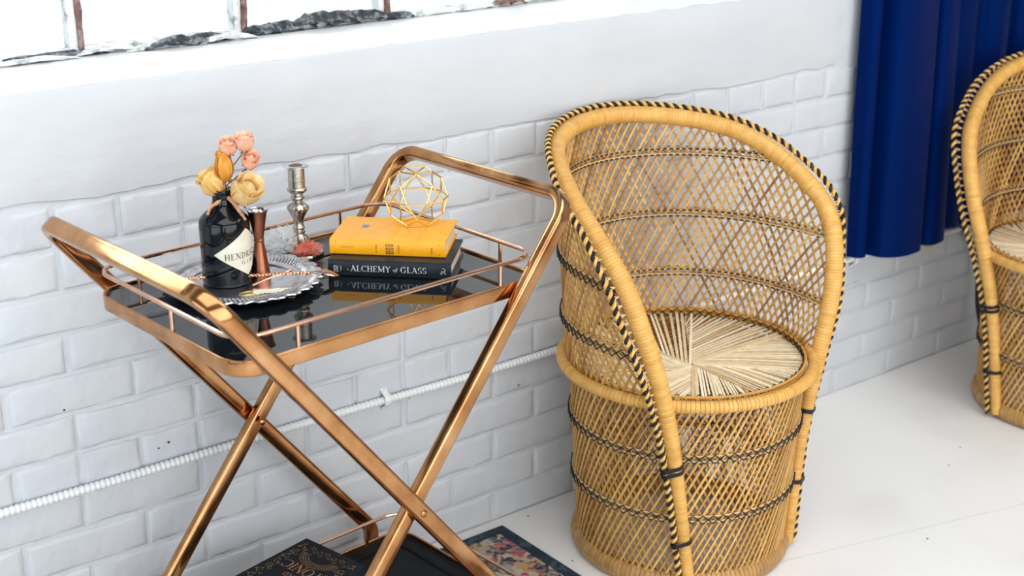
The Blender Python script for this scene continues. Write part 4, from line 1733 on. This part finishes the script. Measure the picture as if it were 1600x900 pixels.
# --- wire ball: icosidodecahedron standing on a pentagon
phi_ = (1 + 5 ** .5) / 2
P = []
for s in (-1, 1):
    for k in range(3):
        v = [0, 0, 0]
        v[k] = s * phi_
        P.append(v)
for sx in (-1, 1):
    for sy in (-1, 1):
        for sz in (-1, 1):
            v = [sx * .5, sy * phi_ / 2, sz * phi_ ** 2 / 2]
            for k in range(3):
                P.append([v[k], v[(k + 1) % 3], v[(k + 2) % 3]])
P = np.array(P) / phi_
ico = unit((0, 1, phi_))
best = None
for cand_ in ((0, 1, phi_), (1, phi_, 0), (phi_, 0, 1), (0, phi_, 1), (1, 0, phi_), (phi_, 1, 0)):
    d = P @ unit(cand_)
    if np.sum(d > d.max() - 1e-6) == 5:
        best = unit(cand_)
        break
zax = best
xax = unit(np.cross(zax, (0.3, 0.2, 1)))
yax = np.cross(zax, xax)
Q = np.stack([P @ xax, P @ yax, -(P @ zax)], -1)
BRAD = .0525
Q *= BRAD
# turn so that a bottom edge faces the camera
bot = Q[Q[:, 2] < Q[:, 2].min() + 1e-5]
emid = None
for i in range(5):
    for j in range(i):
        if np.linalg.norm(bot[i] - bot[j]) < BRAD * .65:
            emid = (bot[i] + bot[j]) / 2
ang0 = math.atan2(emid[1], emid[0])
bu, bv = .489, .222
ball_c = np.array(cw(bu, bv, 0))
cam_az = math.atan2(-2.163 - ball_c[1], -ball_c[0])
ca, sa = math.cos(cam_az - ang0 + R(1)), math.sin(cam_az - ang0 + R(1))
Q = np.stack([ca * Q[:, 0] - sa * Q[:, 1], sa * Q[:, 0] + ca * Q[:, 1], Q[:, 2]], -1)
zmin = Q[:, 2].min()
ball = tag(empty('wire_ball', (ball_c[0], ball_c[1], B2Z + .0262 - zmin + .0014)), 'open gold wire polyhedron ball standing on the yellow book', 'ornament')
for i in range(len(Q)):
    for j in range(i):
        if np.linalg.norm(Q[i] - Q[j]) < BRAD * .65:
            mb = MB()
            mb.tube([Q[i], Q[j]], .0014, 6)
            mb.build('wire_rod', 'gold', ball)
mb = MB()
for q_ in Q:
    c_ = np.array(q_)
    rr_ = []
    for k in range(5):
        a = -PI / 2 + PI * k / 4
        rr_.append([c_ + .0019 * V3(math.cos(a) * math.cos(2 * PI * j / 6), math.cos(a) * math.sin(2 * PI * j / 6), math.sin(a)) for j in range(6)])
    mb.rings(rr_, cap=False)
mb.build('solder_joints', 'gold', ball, kind='stuff')


# --- twisted bar spoon lying across the plate
def img_dir_pts(pts):
    return [np.array(cw(*p)) for p in pts]


spoon = on_cart('bar_spoon', 0, 0, 0, 0, 'long twisted copper bar spoon lying across the silver plate', 'spoon')
spoon.location = (0, 0, 0)
ZS = GZ + .0165
pa_ = np.array(cw(.063, .362, ZS + .001))
pb_ = np.array(cw(.272, .221, ZS + .001))
path, st = resample([pa_, pb_], .0008)
T = tangents(path, False)
fr = frames(path, T, False)
s = np.arange(len(path)) * st
Ls = s[-1]
mb = MB()
i0 = int(len(path) * .24)
mb.tube(path[:i0 + 1][::8], .0028, 8)
mb.build('spoon_handle', 'rose_copper', spoon)
for ph0 in (0, PI):
    a = 2 * PI * s / .011 + ph0
    hp = path + .0014 * (np.cos(a)[:, None] * fr + np.sin(a)[:, None] * np.cross(T, fr))
    mb = MB()
    mb.tube(hp[i0:], .0014, 5)
    mb.build('twisted_shaft', 'rose_copper', spoon)
mb = MB()
d = unit(pb_ - pa_)
side = unit(np.cross((0, 0, 1), d))
rr = []
BL = .046
for k in range(13):
    t = k / 12
    w = .0022 + .0078 * math.sin(PI * min(1, max(0, (t - .28) / .72))) ** .7 if t > .28 else .0022
    if t == 1:
        w = .0008
    c = pb_ + d * BL * t
    zz = .0035 * math.sin(PI * t) - .010 * max(0, t - .3)
    dish = .0028 * math.sin(PI * max(0, (t - .28) / .72))
    up = V3(0, 0, 1)
    rr.append([c + side * w + up * (zz - dish), c + side * w * .55 + up * (zz + dish * .5), c + up * (zz + dish), c - side * w * .55 + up * (zz + dish * .5), c - side * w + up * (zz - dish),
               c - side * w * .55 + up * (zz + dish * .5 - .0011), c + up * (zz + dish - .0012), c + side * w * .55 + up * (zz + dish * .5 - .0011)])
mb.rings(rr)
mb.build('spoon_bowl', 'rose_copper', spoon)

# second small copper utensil crossing it
pick = tag(empty('cocktail_pick', (0, 0, 0)), 'short plain copper stirrer crossing over the twisted spoon on the plate', 'stirrer')
mb = MB()
p0 = np.array(cw(.189, .2575, GZ + .0062))
p1 = np.array(cw(.2535, .2445, GZ + .0205))
mb.tube(smoothpath([p0, p0 * .6 + p1 * .4 + V3(0, 0, .001), p1], 6), .0017, 7)
mb.build('stirrer_shaft', 'rose_copper', pick)
mb = MB()
dd = unit(p1 - p0)
mb.tube([p1 - dd * .026, p1 - dd * .018, p1 - dd * .002, p1], [.0017, .0030, .0030, .0016], 8)
mb.build('stirrer_grip', 'rose_copper', pick)

# gold brooch at the front of the plate
br_c = np.array(cw(.186, .2185, PZ + .0012))
bdir = right
brooch = tag(empty('leaf_brooch', tuple(br_c), R(-37.82) + R(14)), 'pale gold oval brooch with pearly leaves at the front of the plate', 'brooch')
mb = MB()
mb.tube([(-.014 + .0245 * math.cos(2 * PI * k / 40), .0125 * math.sin(2 * PI * k / 40), .001) for k in range(40)], .0017, 7, closed=True)
mb.build('oval_ring', 'gold_soft', brooch)
lm = MB()
rows = []
for k in range(9):
    t = k / 8
    w = .0042 * math.sin(PI * (t * .94 + .03)) ** .8
    z_ = .0016 * math.sin(PI * t)
    rows.append([(t * .014, w, z_), (t * .014, 0, z_ + .0014), (t * .014, -w, z_), (t * .014, 0, z_ - .0006)])
lm.rings(rows)
leaf_me = lm.mesh('leaf', 'pearl')
for k in range(9):
    x = -.018 + k * .0068
    for sgn in (-1, 1):
        mt = Matrix.Translation((x, sgn * .0008, .0026 + (k % 3) * .0004)) @ Matrix.Rotation(sgn * R(38), 4, 'Z') @ Matrix.Scale(.82 if k < 7 else .65, 4)
        inst('leaf', leaf_me, brooch, mt)
mb = MB()
mb.tube([(-.022, 0, .0018), (.046, .0, .0018)], .0011, 6)
mb.build('leaf_stem', 'gold_soft', brooch)


# --- dried flowers in the bottle
def petal_mesh(w, h, curl, cup, seed, mat):
    r = random.Random(seed)
    mb = MB()
    nx, ny = 6, 7
    vs = []
    for j in range(ny + 1):
        t = j / ny
        ww = w * (math.sin(PI * min(1, t * .80 + .10)) ** .7)
        for i in range(nx + 1):
            s_ = (i / nx - .5) * 2
            a = s_ * cup
            x = ww * math.sin(a) / max(.2, math.sin(cup)) if cup > .01 else ww * s_
            y = -ww * (1 - math.cos(a)) * .9
            zz = h * t * (1 - .06 * s_ * s_)
            bulge = .40 * w * math.sin(PI * t ** .8) - curl * w * max(0, t - .72) ** 2 * 10 * -1
            vs.append((x + r.uniform(-1, 1) * w * .02, y + bulge + r.uniform(-1, 1) * w * .03, zz + (r.uniform(-1, 1) * h * .03 if t > .8 else 0)))
    fs = [(j * (nx + 1) + i, j * (nx + 1) + i + 1, (j + 1) * (nx + 1) + i + 1, (j + 1) * (nx + 1) + i) for j in range(ny) for i in range(nx)]
    mb.add(vs, fs)
    me = mb.mesh('petal', mat)
    return me


neck = np.array(cw(BU, BV, PZ + .146))


def flower(head, size, axis, mat, np_, label, openness, seed, tall=1.0, layers=2):
    head = np.array(head)
    root = tag(empty('dried_rose', tuple(neck)), label, 'flower', 'dried roses in the bottle')
    h = head - neck
    zax = Vector(axis).normalized()
    rot = zax.to_track_quat('Z', 'Y').to_matrix().to_4x4()
    base = h - np.array(zax) * size * .9 * tall
    r = random.Random(seed)
    # stem
    mb = MB()
    foot_ = V3(r.uniform(-.003, .003), r.uniform(-.003, .003), -.035)
    lip_ = V3(r.uniform(-.005, .005), r.uniform(-.005, .005), .004)
    mid = (lip_ + base) / 2 + V3(r.uniform(-.004, .004), r.uniform(-.004, .004), .002)
    mb.tube(smoothpath([foot_, lip_, mid, base], 5), .0010, 5)
    mb.build('stem', 'stem', root)
    # calyx
    mb = MB()
    for k in range(5):
        a = 2 * PI * k / 5
        p = [V3(0, 0, 0), V3(math.cos(a) * size * .3, math.sin(a) * size * .3, size * .05), V3(math.cos(a) * size * .62, math.sin(a) * size * .62, -size * .12)]
        q_ = [np.array(rot @ Vector(x_))[:3] + base for x_ in p]
        mb.tube(q_, [size * .14, size * .12, size * .02], 5)
    mb.build('calyx', 'calyx', root)
    # core
    mb = MB()
    rr_ = []
    for k in range(9):
        t = k / 8
        rad = size * .62 * math.sin(PI * (t * .93 + .05)) ** .7
        rr_.append([tuple(np.array(rot @ Vector((rad * math.cos(2 * PI * j / 10), rad * math.sin(2 * PI * j / 10), size * 1.55 * tall * t)))[:3] + base) for j in range(10)])
    mb.rings(rr_)
    mb.build('core', mat, root)
    pm = [petal_mesh(size * .78, size * 1.85 * tall, .25 + .3 * r.random(), 1.0, seed * 10 + k, mat) for k in range(3)]
    for ly in range(layers):
        n = np_ + ly
        for k in range(n):
            a = 2 * PI * (k + .5 * ly) / n + r.uniform(-.15, .15)
            tilt = openness * (.45 + .55 * ly) + r.uniform(-.05, .05)
            mt = Matrix.Translation(Vector(base)) @ rot @ Matrix.Rotation(a, 4, 'Z') @ Matrix.Translation((0, size * (.12 + .10 * ly), 0)) @ Matrix.Rotation(-tilt, 4, 'X') @ Matrix.Scale(1.0 - .06 * ly, 4)
            inst('petal', pm[k % 3], root, mt)
    return root


rt_ = (right[0], right[1], 0)


def ax(a, b, c):
    """axis from right, up and toward-camera shares"""
    return (right[0] * a + toward[0] * c, right[1] * a + toward[1] * c, b)


flower((0.9309, -0.2135, 0.9155), .0245, ax(-.55, .75, .25), 'petal_yellow', 4, 'yellow dried rose leaning left out of the black bottle', .2, 2)
flower((0.9454, -0.2273, 0.9423), .0205, ax(-.02, 1, .05), 'petal_amber', 4, 'amber pear-shaped dried rosebud upright above the bottle neck', .02, 3, tall=1.25)
flower((0.9651, -0.2553, 0.9066), .0285, ax(.50, .62, .45), 'petal_cream', 5, 'large pale yellow dried rose leaning right over the jigger', .22, 4)
flower((0.9544, -0.2267, 0.9719), .0165, ax(.1, 1, .25), 'petal_pink', 4, 'pale pink dried rose above the amber bud', .35, 5)
flower((0.9748, -0.2425, 0.9789), .0165, ax(.05, 1, .2), 'petal_pink', 4, 'topmost pink dried rose at the top right', .35, 6)
flower((0.9784, -0.2504, 0.9509), .0160, ax(.35, .75, .45), 'petal_pink', 4, 'peach dried rose just below the topmost pink one', .30, 7)
# dry leaves curling over the shoulder of the bottle
for (pts, lb) in (
        ([(0.9367, -0.2282, 0.8912), (0.9275, -0.2287, 0.8869), (0.9176, -0.2285, 0.8825), (0.9104, -0.2305, 0.8720)], 'dry curled leaf hanging over the left shoulder of the bottle'),
        ([(0.9447, -0.2344, 0.8953), (0.9492, -0.2455, 0.8869), (0.9521, -0.2553, 0.8764), (0.9563, -0.2662, 0.8639)], 'dry curled leaf hanging over the right shoulder of the bottle'),
):
    P_ = smoothpath(np.array(pts), 5)
    mb = MB()
    n = len(P_)
    r = random.Random(n + int(pts[0][0] * 1000))
    ribs = [(.0022 + .0016 * abs(math.sin(i * 1.7)) + r.uniform(0, .0008)) * (1 - .5 * i / n) for i in range(n)]
    mb.tube(P_, ribs, 6)
    tag(mb.build('dry_leaf', 'dry_leaf'), lb, 'leaf')

# ------------------------------------------------------------------ book on the lower shelf
LBZ = LZ - .008
LBT = .0745
A = np.array([.352, .395])      # back right corner of the cover, cart coordinates
adir = unit(np.array([-.17, -.025]))
bdir_ = np.array([-adir[1], adir[0]])
if bdir_[1] > 0:
    bdir_ = -bdir_
BWD, BHT = .152, .225
low = empty('book', cw(*(A + bdir_ * BWD), LBZ))
tag(low, 'thick black book with gold ornament lying on the lower shelf of the cart', 'book')
aw = CU * adir[0] + CV * adir[1]
low.rotation_euler = (0, 0, math.atan2(aw[1], aw[0]))
# local: x along adir (towards the top of the cover), y = away from the spine
ysg = 1.0
tst = CU * (-bdir_)[0] + CV * (-bdir_)[1]
yax_ = np.array([-aw[1], aw[0]])
ysg = 1.0 if tst @ yax_ > 0 else -1.0
th = LBT


def yb(y):
    return ysg * y


mb = MB()
prof = [(BWD, 0), (.004, 0), (0, .003)] + [(-.004 * math.sin(PI * k / 5), .003 + (th - .006) * k / 5) for k in range(1, 5)] + [(0, th - .003), (.004, th), (BWD, th), (BWD, th - .003), (.006, th - .003), (.006, .003), (BWD, .003)]
mb.rings([[(0, yb(y), z) for y, z in prof], [(BHT, yb(y), z) for y, z in prof]])
mb.build('cover', 'dark_cover', low, smooth=False)
mb = MB()
mb.box((.004, min(yb(.0065), yb(BWD - .004)), .0031), (BHT - .004, max(yb(.0065), yb(BWD - .004)), th - .0031))
mb.build('page_block', 'pages', low, smooth=False)
# gold print: text x runs from the spine (+y local), text up runs along local x
quads = []
q, wd = text_quads('TONIC', .024, gap=.05, squeeze=.92)
quads += [[(BWD / 2 - wd / 2 + p[0], .070 + p[1]) for p in g] for g in q]
q, wd = text_quads('AND', .013, gap=.1)
quads += [[(BWD / 2 - wd / 2 + p[0], .102 + p[1]) for p in g] for g in q]
mb = MB()
fn_cover = lambda tx, ty: (ty, yb(tx), th + .0002)
print_quads(mb, quads, fn_cover)
M['copper_foil'] = simple('copper_foil', (0.50, 0.26, 0.12), 0.35, 0.7)
mb.build('cover_title', 'copper_foil', low, smooth=False, label='copper foil lettering')
quads = []


def spiral(cx, cy, r0, turns, sgn, a0, w=.0007):
    n = 22
    pr = None
    for k in range(n + 1):
        t = k / n
        a = a0 + sgn * turns * 2 * PI * t
        p = (cx + r0 * (1 - .85 * t) * math.cos(a), cy + r0 * (1 - .85 * t) * math.sin(a))
        if pr is not None:
            g_line(pr, p, w * (1.3 - t), quads)
        pr = p


rq = random.Random(12)
for side_ in (0, 1):
    for k in range(10):
        ty = .022 + k * .021
        tx = .016 if side_ == 0 else BWD - .016
        sg = 1 if side_ == 0 else -1
        spiral(tx + sg * .002, ty, .0075, 1.2, sg * (1 if k % 2 else -1), R(90) * (1 if k % 2 else -1))
        spiral(tx + sg * .011, ty + .007, .0045, 1.0, -sg, 0, .0006)
        for l_ in range(3):
            a = rq.uniform(0, 2 * PI)
            g_line((tx + .006 * math.cos(a), ty + .006 * math.sin(a)), (tx + .010 * math.cos(a), ty + .010 * math.sin(a)), .0015, quads)
for k in range(5):
    tx = .04 + k * .018
    spiral(tx, .020, .0065, 1.2, 1 if k % 2 else -1, 0)
    spiral(tx + .009, .028, .0042, 1.0, -1 if k % 2 else 1, 0, .0006)
for rr_ in (.020, .024, .033):
    pr = None
    for k in range(31):
        a = PI * k / 30
        p = (BWD / 2 + rr_ * 1.35 * math.cos(a), .034 + rr_ * math.sin(a))
        if pr is not None:
            g_line(pr, p, .0008, quads)
        pr = p
for k in range(22):
    a = PI * (k + .5) / 22
    g_line((BWD / 2 + .0262 * 1.35 * math.cos(a), .034 + .0262 * math.sin(a)), (BWD / 2 + .0305 * 1.35 * math.cos(a), .034 + .0305 * math.sin(a)), .0013, quads)
mb = MB()
print_quads(mb, quads, fn_cover)
mb.build('cover_ornament', 'gold_foil', low, smooth=False, label='gold filigree print', kind='stuff')
quads = []
for k in range(5):
    spiral(.020 + k * .030, th / 2 + .010, .009, 1.3, 1, 0, .0009)
    spiral(.020 + k * .030, th / 2 - .010, .009, 1.3, -1, 0, .0009)
    spiral(.035 + k * .030, th / 2, .007, 1.1, 1, 1, .0008)
mb = MB()


def fn_spine(tx, ty):
    t = min(1, max(0, (ty - .003) / (th - .006)))
    return (tx, yb(-.004 * math.sin(PI * t) - .0005), ty)


print_quads(mb, quads, fn_spine)
mb.build('spine_ornament', 'gold_foil', low, smooth=False, label='gold filigree on the spine', kind='stuff')
